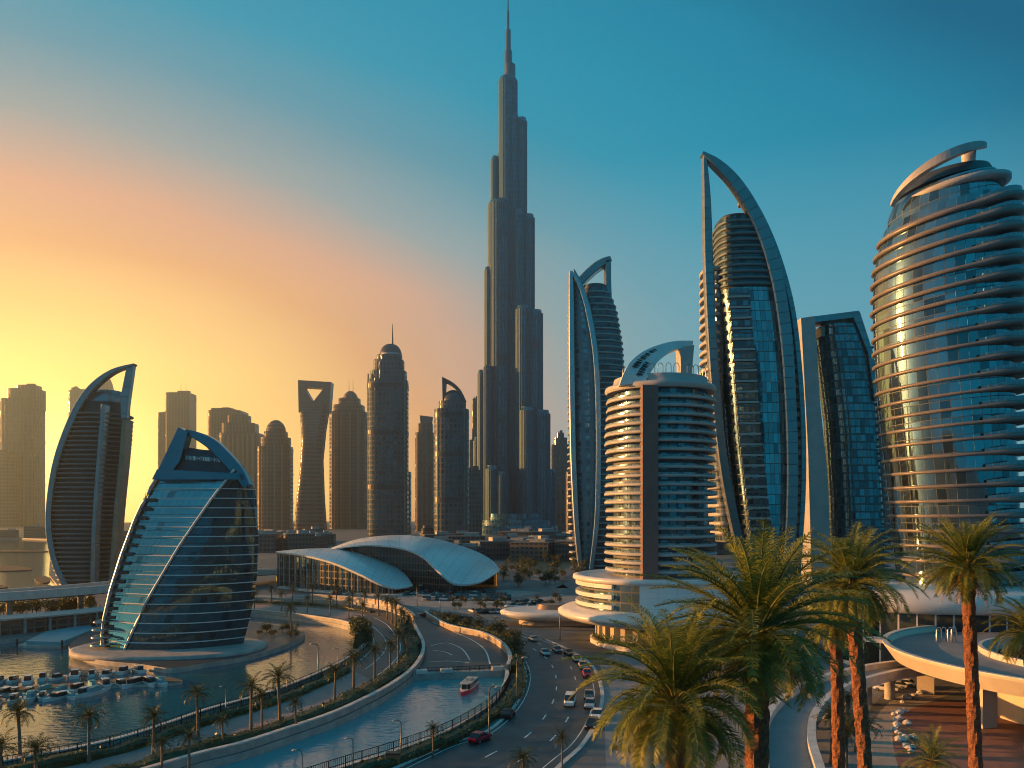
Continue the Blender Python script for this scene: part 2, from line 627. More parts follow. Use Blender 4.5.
def water_mat(name, c1, c2, spec, rough, bump=0.16):
    m, nt, b = new_mat(name)
    tc = nt.nodes.new('ShaderNodeTexCoord')
    mp = nt.nodes.new('ShaderNodeMapping')
    mp.inputs['Scale'].default_value = (0.5, 0.9, 1)
    nt.links.new(tc.outputs['Object'], mp.inputs[0])
    n1 = nt.nodes.new('ShaderNodeTexNoise')
    n1.inputs['Scale'].default_value = 1.1
    n1.inputs['Detail'].default_value = 5
    nt.links.new(mp.outputs[0], n1.inputs['Vector'])
    n2 = nt.nodes.new('ShaderNodeTexNoise')
    n2.inputs['Scale'].default_value = 0.035
    n2.inputs['Detail'].default_value = 2
    nt.links.new(tc.outputs['Object'], n2.inputs['Vector'])
    bp = nt.nodes.new('ShaderNodeBump')
    bp.inputs['Strength'].default_value = bump
    bp.inputs['Distance'].default_value = 0.25
    nt.links.new(n1.outputs['Fac'], bp.inputs['Height'])
    nt.links.new(bp.outputs[0], b.inputs['Normal'])
    nt.links.new(nmix(nt, n2.outputs['Fac'], c1, c2), b.inputs['Base Color'])
    b.inputs['Roughness'].default_value = rough
    b.inputs['IOR'].default_value = 1.45
    b.inputs['Specular IOR Level'].default_value = spec
    return m


M['water'] = water_mat('water', (0.006, 0.08, 0.11), (0.010, 0.12, 0.15), 1.0, 0.03, 0.26)
M['canal'] = water_mat('canal_water', (0.03, 0.22, 0.26), (0.08, 0.38, 0.41), 0.45, 0.08, 0.35)
# ------------------------------------------------------------------ the setting: water, land, roads
WZ = -1.0
mb = MB()
mb.sheet([(-1560, -700), (3000, -700), (3000, 3700), (-1560, 3700)], WZ)
tag(mb.build('water', M['water']), kind='structure')
mb = MB()
mb.sheet([(-1560, -700), (3000, -700), (3000, 3700), (-1560, 3700)], -5.0)
tag(mb.build('water_bed', M['soil']), kind='structure')


def g(px, py):
    p = P(px, py)
    return (p.x, p.y)


def curve(pxs, sub=6):
    return [(p.x, p.y) for p in smooth_path([Vector(g(*q)) for q in pxs], sub)]


PAIRS = [((-330, 815), (-300, 880)), ((-150, 795), (-130, 845)), ((45, 761), (60, 803)), ((119, 745), (140, 781)), ((166, 730), (200, 763)), ((208, 715), (244, 752)),
         ((255, 702), (289, 737)), ((286, 691), (334, 721)), ((319, 677), (366, 706)), ((342, 665), (393, 691)), ((359, 653), (414, 675)),
         ((366, 644), (424, 660)), ((365, 636), (425.5, 648)), ((356, 629.5), (420, 635)), ((341, 624.6), (411, 621)), ((319, 621), (388, 610)),
         ((289, 617), (345, 604)), ((247, 613), (275, 600.5)), ((205, 611), (205, 599.5))]
INNER = curve([p[0] for p in PAIRS])
OUTER = curve([p[1] for p in PAIRS])


def prom(f):
    return [(a[0] + (b[0] - a[0]) * f, a[1] + (b[1] - a[1]) * f) for a, b in zip(INNER, OUTER)]


NP = len(INNER)
IDX = lambda pair: pair * 6            # sample index of a numbered pair
CANAL_R = curve([(505, 671), (503, 685), (492, 702), (472, 717), (440, 735), (390, 754), (345, 768), (250, 800), (120, 850)])
WEIR_L = OUTER[IDX(10)]
land = []
land += [(-1560, 900), (-1400, 960), g(-60, 538.5), g(20, 538), g(47, 539), g(50, 556), g(49, 575), g(60, 588), g(45, 594), g(0, 606), g(-120, 622), (-420, 225),
         (-420, 185), g(-120, 648), g(0, 640), g(98, 627), g(180, 614), g(205, 611)]
land += list(reversed(INNER))[1:]
land += [g(-420, 840)]
land += [p for p in OUTER[:IDX(10) + 1]]
land += CANAL_R
land += [(-95, 45), (-160, -20), (-300, -120), (-300, -700), (3000, -700), (3000, 3700), (-1560, 3700)]
mb = MB()
mb.prism(land, -4.5, 0, m=1, mtop=0, bottom=False)
tag(mb.build('ground', [M['pave'], M['quay']]), kind='structure')
mb = MB()
can = [p for p in OUTER[IDX(1):IDX(10) + 1]] + CANAL_R + [(-60, 60)]
mb.sheet(can, WZ + 0.012)
tag(mb.build('canal_water', M['canal']), kind='structure')
# sand bars and the low island shores in the sea at far left
for k, poly in enumerate([[(-80, 567), (0, 564.5), (24, 566), (31, 568.5), (0, 570), (-80, 573)], [(34, 577), (42, 574.5), (50, 577), (48, 581), (38, 581)], [(32, 586), (44, 583), (54, 586), (50, 591), (36, 591)],
                          [(-60, 551), (-20, 550), (46, 550.3), (46, 551), (-20, 551.2), (-60, 552)], [(-50, 586), (-10, 583.5), (8, 586), (-8, 588), (-50, 591)]]):
    mb = MB()
    pts = curve(poly + [poly[0]], 4)[:-1]
    mb.prism([(p[0] * 1.0, p[1]) for p in pts], -3, -0.6 + 0.08 * k, m=0, bottom=False)
    tag(mb.build('sand_bank', M['rock']), kind='structure')

# island under the glass sail building, and the marina jetty island
isl = [(68, 646), (76, 654), (100, 660), (140, 664), (172, 668), (205, 663), (250, 655.5), (285, 645), (302, 637), (304, 632), (290, 628), (255, 622), (215, 616), (160, 616), (110, 625), (80, 636)]
mb = MB()
pts = curve(isl + [isl[0]], 5)[:-1]
mb.prism(pts, -4.5, 0.0, m=1, mtop=0, bottom=False)
tag(mb.build('island', [M['asphalt'], M['quay']]), kind='structure')
mar = [(-200, 699), (-60, 690), (0, 685), (60, 681), (110, 676.5), (150, 673), (178, 676), (181, 679), (160, 681), (110, 683), (60, 687), (0, 691.5), (-60, 697), (-200, 707)]
mb = MB()
pts = curve(mar + [mar[0]], 4)[:-1]
mb.prism(pts, -4.5, -0.5, m=1, mtop=0, bottom=False)
tag(mb.build('marina_quay', [M['soil'], M['quay']]), kind='structure')

# plaza: paler paving behind the promenade, dark apron further off
mb = MB()
mb.sheet(curve([(200, 598), (250, 595), (330, 594), (420, 592), (500, 590), (560, 594), (600, 600), (575, 612), (520, 614), (470, 613), (430, 612), (410, 606), (385, 601), (345, 598), (275, 597.5), (200, 598)], 3)[:-1], 0.004)
tag(mb.build('plaza', M['plaza_stone'] if 'plaza_stone' in M else M.setdefault('plaza_stone', plain('plaza_stone', (0.25, 0.235, 0.22), .7, var=.35, scale=.25))), kind='structure')
mb = MB()
mb.sheet([g(*p) for p in [(235, 560), (330, 556), (640, 556), (640, 580), (560, 588), (500, 588), (420, 590), (330, 592), (235, 596)]], 0.004)
tag(mb.build('car_park', M['asphalt']), kind='structure')
# main road with its markings
LEFT = curve([(330, 800), (440, 748), (488, 731), (517, 703), (526, 678), (521, 660), (508, 648), (488, 634), (462, 624), (440, 618), (415, 613)])
RIGHT = curve([(500, 830), (556, 770), (584, 743), (599, 714), (602, 690), (592, 666), (569, 650), (546, 640), (521, 631.5), (490, 622), (455, 612)])
mb = MB()
mb.ribbon(LEFT, RIGHT, 0.008)
tag(mb.build('road', M['asphalt']), kind='structure')


def road(f):
    return [(a[0] + (b[0] - a[0]) * f, a[1] + (b[1] - a[1]) * f) for a, b in zip(LEFT, RIGHT)]


def offset_path(path, o):
    out = []
    n = len(path)
    for i in range(n):
        a, b = path[max(i - 1, 0)], path[min(i + 1, n - 1)]
        t = Vector((b[0] - a[0], b[1] - a[1])).normalized()
        out.append((path[i][0] + t.y * o, path[i][1] - t.x * o))
    return out


def resample(path, step):
    out = [path[0]]
    acc = 0.0
    for a, b in zip(path, path[1:]):
        L_ = math.hypot(b[0] - a[0], b[1] - a[1])
        while acc + L_ >= step:
            k = (step - acc) / L_
            a = (a[0] + (b[0] - a[0]) * k, a[1] + (b[1] - a[1]) * k)
            out.append(a)
            L_ = math.hypot(b[0] - a[0], b[1] - a[1])
            acc = 0.0
        acc += L_
    return out


mb = MB()
for f, dash in ((0.42, True), (0.68, True)):
    path = resample(road(f), 1.0)
    i = 0
    while i < len(path) - 5:
        seg = path[i:i + 4]
        mb.ribbon(offset_path(seg, -0.11), offset_path(seg, 0.11), 0.012)
        i += 10
for f in (0.06, 0.90):
    path = resample(road(f), 1.5)
    mb.ribbon(offset_path(path, -0.07), offset_path(path, 0.07), 0.012)
tag(mb.build('road_markings', M['line']), kind='structure')
# paved basin above the weir
mb = MB()
basin = curve([(422.5, 670.5), (425.5, 660), (427, 648), (421, 636), (413, 622), (409, 617), (418, 614), (446, 628.5), (482, 637), (501, 648.5), (509, 661), (506, 670.5)], 4)
mb.sheet(basin, 0.006)
tag(mb.build('service_road', M['asphalt']), kind='structure')
mb = MB()
for pp in ([(432, 622), (452, 631), (472, 640), (485, 650), (490, 664)], [(430, 646), (447, 643), (462, 649), (470, 660)], [(428, 662), (450, 661), (470, 663)], [(432, 650), (445, 652), (452, 655)]):
    path = curve(pp)
    mb.ribbon(offset_path(path, -0.14), offset_path(path, 0.14), 0.010)
tag(mb.build('service_road_markings', M['line']), kind='structure')
# weir: the low sill that closes the canal
a, b = Vector((*WEIR_L, 0)), Vector((*CANAL_R[0], 0))
wt = thing('canal_weir', 'low brown stone sill closing the head of the canal beyond the red boat', 'weir', ((a + b) / 2))
mb = MB()
dv = b - a
mb.box((0, 0.3, -1.25), (dv.length + 0.6, 1.6, 3.0), math.atan2(dv.y, dv.x))
mb.build('sill', M['quay'], wt)
for k in (-0.42, -0.15, 0.42):
    mb = MB()
    mb.box((dv.x * k, dv.y * k, 0.6), (2.2, 1.5, 0.7), math.atan2(dv.y, dv.x))
    mb.build('block', M['kerb'], wt)

# promenade surfaces
mb = MB()
mb.ribbon(prom(0.26), prom(0.60), 0.006)
tag(mb.build('promenade_path', M['path']), kind='structure')
mb = MB()
mb.ribbon(prom(0.07), prom(0.26), 0.005)
mb.ribbon(prom(0.60), prom(0.93), 0.005)
tag(mb.build('planting_bed', M['soil']), kind='structure')
lp = slice(IDX(9), IDX(15))
mb = MB()
mb.ribbon(prom(0.10)[lp], prom(0.64)[lp], 0.010)
tag(mb.build('promenade_lane', M['asphalt']), kind='structure')
mb = MB()
for f in (0.14, 0.36, 0.60):
    path = prom(f)[IDX(9) + 2:IDX(15) - 2]
    mb.ribbon(offset_path(path, -0.1), offset_path(path, 0.1), 0.014)
tag(mb.build('lane_markings', M['line']), kind='structure')


def wall_along(name, label, path, z0, z1, th, mat, cat='wall', cap=None):
    t = thing(name, label, cat, (path[0][0], path[0][1], 0))
    o = Vector((path[0][0], path[0][1]))
    A = [(p[0] - o.x, p[1] - o.y) for p in offset_path(path, -th / 2)]
    B = [(p[0] - o.x, p[1] - o.y) for p in offset_path(path, th / 2)]
    mb = MB()
    rings = [[(a[0], a[1], z0), (b[0], b[1], z0), (b[0], b[1], z1), (a[0], a[1], z1)] for a, b in zip(A, B)]
    mb.loft(rings, smooth=False)
    mb.build('wall_body', mat, t)
    if cap:
        A = [(p[0] - o.x, p[1] - o.y) for p in offset_path(path, -th / 2 - 0.12)]
        B = [(p[0] - o.x, p[1] - o.y) for p in offset_path(path, th / 2 + 0.12)]
        mb = MB()
        mb.loft([[(a[0], a[1], z1), (b[0], b[1], z1), (b[0], b[1], z1 + 0.18), (a[0], a[1], z1 + 0.18)] for a, b in zip(A, B)], smooth=False)
        mb.build('coping', cap, t)
    return t


wall_along('parapet', 'pale curved parapet along the lagoon edge of the promenade', prom(0.025), -0.2, 1.0, 0.5, M['quay'], 'parapet', M['kerb'])
wall_along('parapet', 'pale curved parapet along the canal edge of the promenade', prom(0.965), -0.2, 1.0, 0.5, M['quay'], 'parapet', M['kerb'])
wall_along('parapet', 'sunlit tall stone wall round the far bend of the promenade loop', prom(0.985)[IDX(14) - 2:IDX(16) + 4], 0.0, 2.6, 0.6, M['rim_stone'] if 'rim_stone' in M else M.setdefault('rim_stone', plain('warm_stone', (.5,.4,.32), .7)), 'wall', M['kerb'])
RS = [p for p in CANAL_R]
OFFR = lambda o: offset_path(RS, o)
sgn = -1.0
# which side of the canal edge is land (to the right when looking along it)?
if Vector((*OFFR(5)[10], 0)).x < Vector((*RS[10], 0)).x:
    sgn = -1.0
else:
    sgn = 1.0
verge = curve([(425, 616), (447, 629), (482, 637.5), (502, 648.5), (510, 661), (508, 672)], 5)
wall_along('parapet', 'pale kerb wall between the weir basin and the planted verge', verge, -0.1, 1.3, 0.5, M['sand'], 'parapet', M['kerb'])
wall_along('kerb', 'white kerb along the canal side of the main road', LEFT, 0.0, 0.14, 0.5, M['kerb'], 'kerb')
wall_along('kerb', 'white kerb along the right side of the main road', RIGHT[:-18], 0.0, 0.14, 0.6, M['kerb'], 'kerb')
wall_along('quay_coping', 'pale low coping on the road side of the canal', OFFR(sgn * 0.4), -0.1, 0.5, 0.7, M['kerb'], 'coping')


def hedge(label, path, w, h, dens=26, group='clipped hedges'):
    """a bumpy clipped body covered in leaf faces"""
    path = resample(path, 1.2)
    t = thing('hedge', label, 'hedge', (path[0][0], path[0][1], 0), 0, None)
    o = path[0]
    mb = MB()
    rings = []
    n = len(path)
    for i, p in enumerate(path):
        a, b = path[max(i - 1, 0)], path[min(i + 1, n - 1)]
        tx, ty = b[0] - a[0], b[1] - a[1]
        ln = math.hypot(tx, ty) or 1
        nx, ny = ty / ln, -tx / ln
        hh = h * (0.75 + 0.5 * noise.noise(Vector((p[0] * .25, p[1] * .25, 3))) + 0.12 * random.random())
        ww = w * (0.85 + 0.4 * noise.noise(Vector((p[0] * .2, p[1] * .2, 9)))) / 2
        rings.append([(p[0] - o[0] + nx * s * ww, p[1] - o[1] + ny * s * ww, z * hh) for s, z in ((-1, 0), (-.95, .6), (-.5, .95), (.5, .95), (.95, .6), (1, 0))])
    mb.loft(rings, smooth=False)
    for r in rings:
        for _ in range(dens):
            k = random.randrange(5)
            a, b = Vector(r[k]), Vector(r[k + 1])
            c = a.lerp(b, random.random()) + Vector((random.gauss(0, .4), random.gauss(0, .4), random.gauss(0.05, .12)))
            s = random.uniform(.12, .3)
            d1 = Vector((random.gauss(0, 1), random.gauss(0, 1), random.gauss(0, .7))).normalized() * s
            d2 = Vector((random.gauss(0, 1), random.gauss(0, 1), random.gauss(0, 1))).normalized() * s * .6
            mb.face([c - d1, c - d2, c + d1, c + d2])
    mb.build('foliage', M['hedge'], t)
    return t


hedge('low hedge strip beside the lagoon parapet of the promenade', prom(0.17)[:IDX(9)], 2.6, 1.1)
hedge('long dark hedge between the pink path and the canal parapet', prom(0.80)[:IDX(14)], 3.4, 1.5)
hedge('thick dark clump of hedge at the inner bend of the lagoon', prom(-0.05)[IDX(10) + 2:IDX(13)], 3.0, 3.4, 60)
hedge('thin hedge under the palms at the far side of the loop', prom(0.75)[IDX(15):], 2.2, 1.0, 14)
vm = [((a[0] + b[0]) / 2, (a[1] + b[1]) / 2) for a, b in zip(OFFR(sgn * 2.0), OFFR(sgn * 4.0))]
hedge('dark hedge on the verge between the canal fence and main road', vm[:-6], 2.2, 1.2)
vp = curve([(432, 616), (455, 626), (490, 635), (512, 647), (517, 660), (514, 674)], 6)
hedge('bushy hedge on the verge curving past the weir basin', vp, 3.0, 1.9, 34)


def fence(label, path, h, step=3.0):
    path = resample(path, step)
    o = path[0]
    t = thing('fence', label, 'fence', (o[0], o[1], 0))
    for i, p in enumerate(path[:95]):
        mb = MB()
        mb.box((p[0] - o[0], p[1] - o[1], h / 2), (0.12, 0.12, h))
        mb.build('post', M['black'], t)
    for zz in (h * 0.98, h * 0.55, h * 0.15):
        mb = MB()
        mb.tube([(p[0] - o[0], p[1] - o[1], zz) for p in path[:95]], 0.05, 4)
        mb.build('rail', M['black'], t)
    mb = MB()
    for a, b in zip(path[:95], path[1:95]):
        for k in range(1, 8):
            q = (a[0] + (b[0] - a[0]) * k / 8 - o[0], a[1] + (b[1] - a[1]) * k / 8 - o[1])
            mb.box((q[0], q[1], h * .56), (0.04, 0.04, h * .84))
    mb.build('railing_infill', M['black'], t)
    return t


fence('dark metal railing along the road side of the canal', OFFR(sgn * 1.1)[:-2], 1.9, 2.5)
fence('thin dark railing on the verge past the weir basin', curve([(430, 614.5), (456, 624.5), (492, 633.5), (516, 646), (521, 660)], 5), 1.8, 3.0)
fence('thin railing on the lagoon parapet of the promenade', [p for p in prom(0.05)[:IDX(12)]], 1.7, 4.0)
# curved approach roads on the open ground right of the hall
mb = MB()
for pp, w in (([(500, 586), (530, 581), (556, 576), (575, 569), (580, 562)], 9), ([(470, 600), (520, 598), (560, 590), (580, 580), (600, 572)], 8), ([(505, 568), (525, 572), (545, 578), (560, 588)], 7)):
    path = curve(pp)
    mb.ribbon(offset_path(path, -w / 2), offset_path(path, w / 2), 0.008)
tag(mb.build('approach_road', M['deck_road'] if 'deck_road' in M else M.setdefault('deck_road', plain('worn_asphalt', (0.12, 0.125, 0.13), .6, var=.3, scale=.2))), kind='structure')
mb = MB()
mb.sheet(curve([(508, 560), (545, 556), (590, 556), (600, 562), (570, 572), (545, 577), (520, 573), (508, 560)], 3)[:-1], 0.006)
tag(mb.build('lawn', M['hedge']), kind='structure')

fence('thin railing on the sill closing the canal head', [(WEIR_L[0] + .5, WEIR_L[1] + .3), (CANAL_R[0][0] - .5, CANAL_R[0][1] + .3)], 1.2, 2.0)
# ------------------------------------------------------------------ near and middle towers
def fac(name, *a, **k):
    if name not in M:
        M[name] = facade(name, *a, **k)
    return M[name]


G_TEAL = (0.27, 0.40, 0.43)
fac('curtain_glass', (0.12, 0.14, 0.15), G_TEAL, 3.4, 1.6, 0.93, 0.92, metal=0.85, grough=0.05, jitter=0.012, dark=0.08)
fac('balcony_glass', (0.10, 0.11, 0.12), (0.16, 0.24, 0.27), 2.2, 2.0, 0.75, 0.8, metal=0.6, grough=0.1, dark=0.4)


def crest_beam(T, S, name, pts, w, y0, y1, mat, sub=6):
    path = [(p.x, p.y) for p in smooth_path([S.ptd(q[0], q[1], y0) for q in pts], sub)]
    if isinstance(w, (list, tuple)):
        ws = [p.x for p in smooth_path([Vector((S.w(x), 0)) for x in w], sub)]
    else:
        ws = S.w(w)
    mb = MB()
    mb.arch(path, ws, y0, y1)
    return mb.build(name, mat, T)


def body_loft(T, S, name, left, right, y_top, y_bot, depth, mat, n=30, p=2.4, cy=0.0, steps=26, nring=40, topz=None):
    mb = MB()
    rings = []
    for i in range(steps + 1):
        py = y_bot + (y_top - y_bot) * i / steps
        l, r = S.x(interp(left, py)), S.x(interp(right, py))
        rings.append(ell((l + r) / 2, cy, (r - l) / 2, depth, S.z(py), nring, p))
    mb.loft(rings)
    return mb.build(name, mat, T)


def slabs(T, S, name, left, right, y_top, y_bot, nfl, depth, mat, over=0.8, th=0.7, cy=0.0, p=2.4, nring=40):
    for i in range(nfl):
        py = y_bot + (y_top - y_bot) * (i + 0.5) / nfl
        l, r = S.x(interp(left, py)) - over, S.x(interp(right, py)) + over
        z = S.z(py)
        mb = MB()
        mb.loft(slab_rings((l + r) / 2, cy, (r - l) / 2, depth + over, z - th / 2, z + th / 2, nring, p))
        mb.build(name, mat, T)


# ---- sail tower at left (horizontal louvres, crescent arch)
S = Site(90, 343)
T = thing('sail_tower', 'dark louvred sail tower with curved arch and pointed tip, at the left before the sun', 'skyscraper', S.loc)
left = [(403, 84), (410, 81), (435, 70), (465, 60), (500, 54), (530, 53), (560, 58), (587, 69)]
right = [(403, 126), (417, 127), (440, 126), (480, 122), (520, 118), (560, 114), (587, 111)]
body_loft(T, S, 'facade', left, right, 404, 587, 10, M['dark'])
slabs(T, S, 'louvre_band', left, right, 414, 585, 38, 11, M['dark_slab'] if 'dark_slab' in M else M.setdefault('dark_slab', plain('grey_louvre', (0.16, 0.155, 0.16), 0.55, var=0.2)), 1.1, 0.75)
crest_beam(T, S, 'arch', [(133.5, 364), (112, 371), (93, 385), (78, 405), (65, 433), (55, 463), (49, 498), (48, 530), (54, 562), (66, 588)], [1.5, 4, 6, 7, 6.5, 6, 5.5, 5.5, 5.5, 6], -11.5, -8, M['frame'])
mb = MB()
mb.xz(S.ptsd([(126, 368), (133, 365), (128, 400), (126, 418), (121, 418), (120, 398)], -11), -10.8, -8.2)
mb.build('mast', M['frame'], T)
crest_beam(T, S, 'fin', [(103, 404), (100, 440), (96, 490), (93, 540), (92, 588)], 4, -13.2, -9, M['frame'])
crest_beam(T, S, 'fin', [(124, 420), (121, 460), (116, 510), (113, 550), (110, 588)], 4.5, -11.2, -5, M['bronze'])
mb = MB()
mb.loft([ell(S.x(105), 0, S.w(19), 10, S.z(405), 40, 2.4), ell(S.x(108), 0, S.w(16), 9, S.z(397), 40, 2.4), ell(S.x(110), 0, S.w(12), 7, S.z(392), 40, 2.4)])
mb.build('roof_drum', M['frame'], T)

# ---- glass sail building in front left on its island
S = Site(178, 178)
T = thing('glass_sail_building', 'teal glass sail shaped building with white floor lines on the lagoon island', 'building', S.loc)
LE = [(428, 183), (470, 164), (490, 151), (520, 137), (555, 124), (590, 113), (620, 106), (640, 104), (655, 107)]
RE = [(428, 184), (437, 207), (448, 222), (460, 234), (472, 243), (484, 249), (500, 251), (540, 252), (580, 250), (610, 245), (640, 238), (655, 234)]
RI = [(428, 183.6), (440, 200), (470, 238), (500, 216), (545, 186), (600, 154), (652, 130), (660, 127)]     # the ridge where the two facets meet


def sail_ring(py, grow=0.0, upper=None):
    xl, xr, xm = S.x(interp(LE, py)), S.x(interp(RE, py)), S.x(interp(RI, py))
    k = max(0.12, (xr - xl) / 31.0)
    z = S.z(py)
    xm = min(max(xm, xl + 0.3), xr - 0.2)
    A, B, C = Vector((xl, 0.0)), Vector((xm, -3.6 * k)), Vector((xr, 5.0 * k))
    pts = []
    for i in range(8):
        pts.append(A.lerp(B, i / 8))
    for i in range(14):
        t = i / 14
        q = B.lerp(C, t)
        nrm = Vector((C.y - B.y, -(C.x - B.x))).normalized()
        pts.append(q + nrm * math.sin(math.pi * t) * 0.16 * (C - B).length)
    for i in range(14):
        t = i / 14
        q = C.lerp(A, t)
        nrm = Vector((A.y - C.y, -(A.x - C.x))).normalized()
        pts.append(q + nrm * math.sin(math.pi * t) * 0.28 * (A - C).length)
    if grow:
        c = sum(pts, Vector((0, 0))) / len(pts)
        pts = [p + (p - c).normalized() * grow for p in pts]
    return [(p.x, p.y, z) for p in pts]


fac('sail_glass_dim_reflection', (0.01, 0.03, 0.04), (0.05, 0.13, 0.16), 2.0, 1.2, 0.94, 0.95, metal=0.6, grough=0.05, jitter=0.006, dark=0.05, var=0.25)  # right facet: its dimmer reflection is put into a darker glass colour
fac('sail_glass', (0.03, 0.10, 0.12), (0.14, 0.42, 0.47), 2.0, 1.2, 0.94, 0.95, metal=0.9, grough=0.04, jitter=0.006, dark=0.03, var=0.15)  # left facet: bright sky reflection put into the glass colour
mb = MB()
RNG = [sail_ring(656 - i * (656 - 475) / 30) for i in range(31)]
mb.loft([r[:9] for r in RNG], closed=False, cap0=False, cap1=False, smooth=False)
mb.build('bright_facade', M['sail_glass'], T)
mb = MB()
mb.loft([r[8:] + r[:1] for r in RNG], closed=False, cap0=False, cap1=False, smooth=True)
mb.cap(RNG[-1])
mb.build('dark_facade', M['sail_glass_dim_reflection'], T)
NF = 19
for i in range(NF):
    py = 650 - (650 - 480) * i / (NF - 1)
    z = 0.42
    a = sail_ring(py, 0.22)
    mb = MB()
    lo = [(p[0], p[1], p[2]) for p in a]
    hi = [(p[0], p[1], p[2] + 0.2) for p in a]
    mb.loft([lo, hi], smooth=False)
    mb.build('floor_slab', M['white'], T)
for i in range(16):                                   # short dark recessed balconies stepping up the left edge
    py = 500 + i * 9.0
    xl = S.x(interp(LE, py))
    mb = MB()
    k = (S.x(interp(RE, py)) - xl) / 31.0
    mb.box((xl + 1.3, -0.35 * k - 0.15, S.z(py)), (2.2, 1.0, 0.75), -0.12)
    mb.build('balcony', M['dark'], T)
rid = []
for i in range(16):
    py = 470 + i * (654 - 470) / 15
    k = (S.x(interp(RE, py)) - S.x(interp(LE, py))) / 31.0
    rid.append((S.x(interp(RI, py)), -3.6 * k - 0.35, S.z(py)))
mb = MB()
mb.tube(rid, 0.28, 8)
mb.build('ridge_tube', M['white'], T)
mb = MB()
mb.tube([(S.x(interp(LE, py)) - 0.2, -0.4, S.z(py)) for py in range(470, 657, 6)], 0.5, 8)
mb.build('edge_tube', M['steel'], T)
mb = MB()
mb.xz(S.pts([(183, 428), (192, 433), (190, 441), (184, 462), (176, 472), (171, 474), (160, 478), (164, 468)]), -2.4, 0.5)
mb.build('crest_blade', M['teal_metal'] if 'teal_metal' in M else M.setdefault('teal_metal', plain('teal_metal_panel', (0.03, 0.19, 0.24), 0.22, metal=0.8, var=0.12)), T)
crest_beam(T, S, 'crest_arch', [(185, 431), (197, 436), (211, 444), (226, 459), (238, 473), (246, 486)], [4, 8, 11, 12, 11, 7], -1.6, 1.2, M['teal_metal'])
mb = MB()
mb.xz(S.pts([(186, 452), (191, 448), (204, 450), (216, 451), (230, 463), (238, 474), (170, 474), (183, 462)]), -1.0, 1.0)
mb.build('crest_panel', M['dark_teal'] if 'dark_teal' in M else M.setdefault('dark_teal', plain('dark_teal_panel', (0.012, 0.06, 0.08), 0.35, metal=0.4, var=0.15)), T)
mb = MB()
mb.xz(S.pts([(163, 470), (243, 474), (245, 480), (158, 480)]), -3.0, 4.0)
mb.build('crest_ledge', M['teal_metal'], T)
mb = MB()                                             # a line of small unreadable white letters
x = 187.5
rr = random.Random(3)
while x < 226:
    w = rr.uniform(1.3, 2.6)
    y0 = 456.0 + (x - 187) * 0.07
    for _ in range(3):
        xx = x + rr.uniform(0, w * .7)
        mb.xz(S.pts([(xx, y0 + rr.uniform(0, 1)), (xx + 0.8, y0), (xx + 0.8, y0 + 4.2), (xx, y0 + rr.uniform(3.2, 4.2))]), -1.35, -1.0)
    mb.xz(S.pts([(x, y0 + 1.6), (x + w, y0 + 1.3), (x + w, y0 + 2.1), (x, y0 + 2.4)]), -1.3, -1.0)
    x += w + 0.5
mb.build('sign_lettering', M['letter'], T)
mb = MB()
mb.loft([ell(S.x(168), 1.5, 19.5, 13, -1.2, 48, 2.2), ell(S.x(168), 1.5, 21, 14.5, -0.4, 48, 2.2), ell(S.x(168), 1.5, 21, 14.5, 0.55, 48, 2.2), ell(S.x(168), 1.5, 20.5, 14, 0.7, 48, 2.2)])
mb.build('base_plinth', M['quay'], T)
for i, (xa, xb) in enumerate(((99, 112), (97, 113), (96, 114), (95, 114))):
    mb = MB()
    z = 1.2 + (3 - i) * 1.7
    mb.loft(slab_rings(S.x((xa + xb) / 2), -1.0, S.w(xb - xa) / 2, 3.2, z, z + 0.5, 24, 2.2))
    mb.build('corner_balcony', M['steel'], T)

# ---- slim blade tower right of the tallest tower
S = Site(596, 453)
T = thing('blade_tower', 'slim tower with a leaf shaped chrome blade front and open triangular crest', 'skyscraper', S.loc)
left = [(284, 583), (300, 579), (350, 574), (420, 572), (500, 574), (570, 580)]
right = [(284, 605), (290, 609), (310, 617), (345, 623), (375, 625), (420, 624), (480, 621), (570, 612)]
body_loft(T, S, 'facade', left, right, 287, 570, 12, M['dglass'], cy=4)
slabs(T, S, 'louvre_band', left, right, 292, 568, 46, 12, M['slab'], 0.6, 0.8, cy=4)
lf = [(272, 572), (285, 580), (310, 589), (350, 596), (400, 599), (450, 599), (500, 598), (540, 595), (570, 590)]
for py in ():
    pass
mb = MB()                                             # leaf shaped front
rings = []
for i in range(25):
    py = 570 - (570 - 274) * i / 24
    l, r = S.x(572 + 8 * max(0, (py - 300) / 270) ** 2), S.x(interp(lf, py))
    rings.append(ell((l + r) / 2, -9, max(0.25, (r - l) / 2), max(0.2, 5.0 * min(1, (r - l) / 12)), S.z(py), 24, 2.2))
mb.loft(rings)
fac('blade_glass', (0.20, 0.23, 0.25), (0.22, 0.34, 0.38), 3.4, 5.0, 0.62, 0.5, metal=0.7, grough=0.1, dark=0.2)
mb.build('leaf_front', M['blade_glass'], T)
crest_beam(T, S, 'leaf_rib', [(571, 271), (571.5, 300), (572, 380), (573.5, 460), (577, 530), (581, 571)], [3.5, 5, 5.5, 5.5, 5, 4], -15, -7, M['steel'])
crest_beam(T, S, 'leaf_rib', [(571, 271), (580, 285), (588, 310), (595, 350), (598, 400), (598.5, 460), (597, 520), (591, 571)], [2.5, 4, 5, 5, 5, 5, 5, 4], -15.2, -6, M['steel'])
crest_beam(T, S, 'crest_arch', [(578, 284), (586, 275), (596, 266), (604, 261), (611, 258)], [8, 8, 8, 7, 5], -4, 6, M['frame'])
crest_beam(T, S, 'crest_post', [(608.5, 260), (608.5, 280), (609.5, 305)], 5.5, -4, 6, M['frame'])
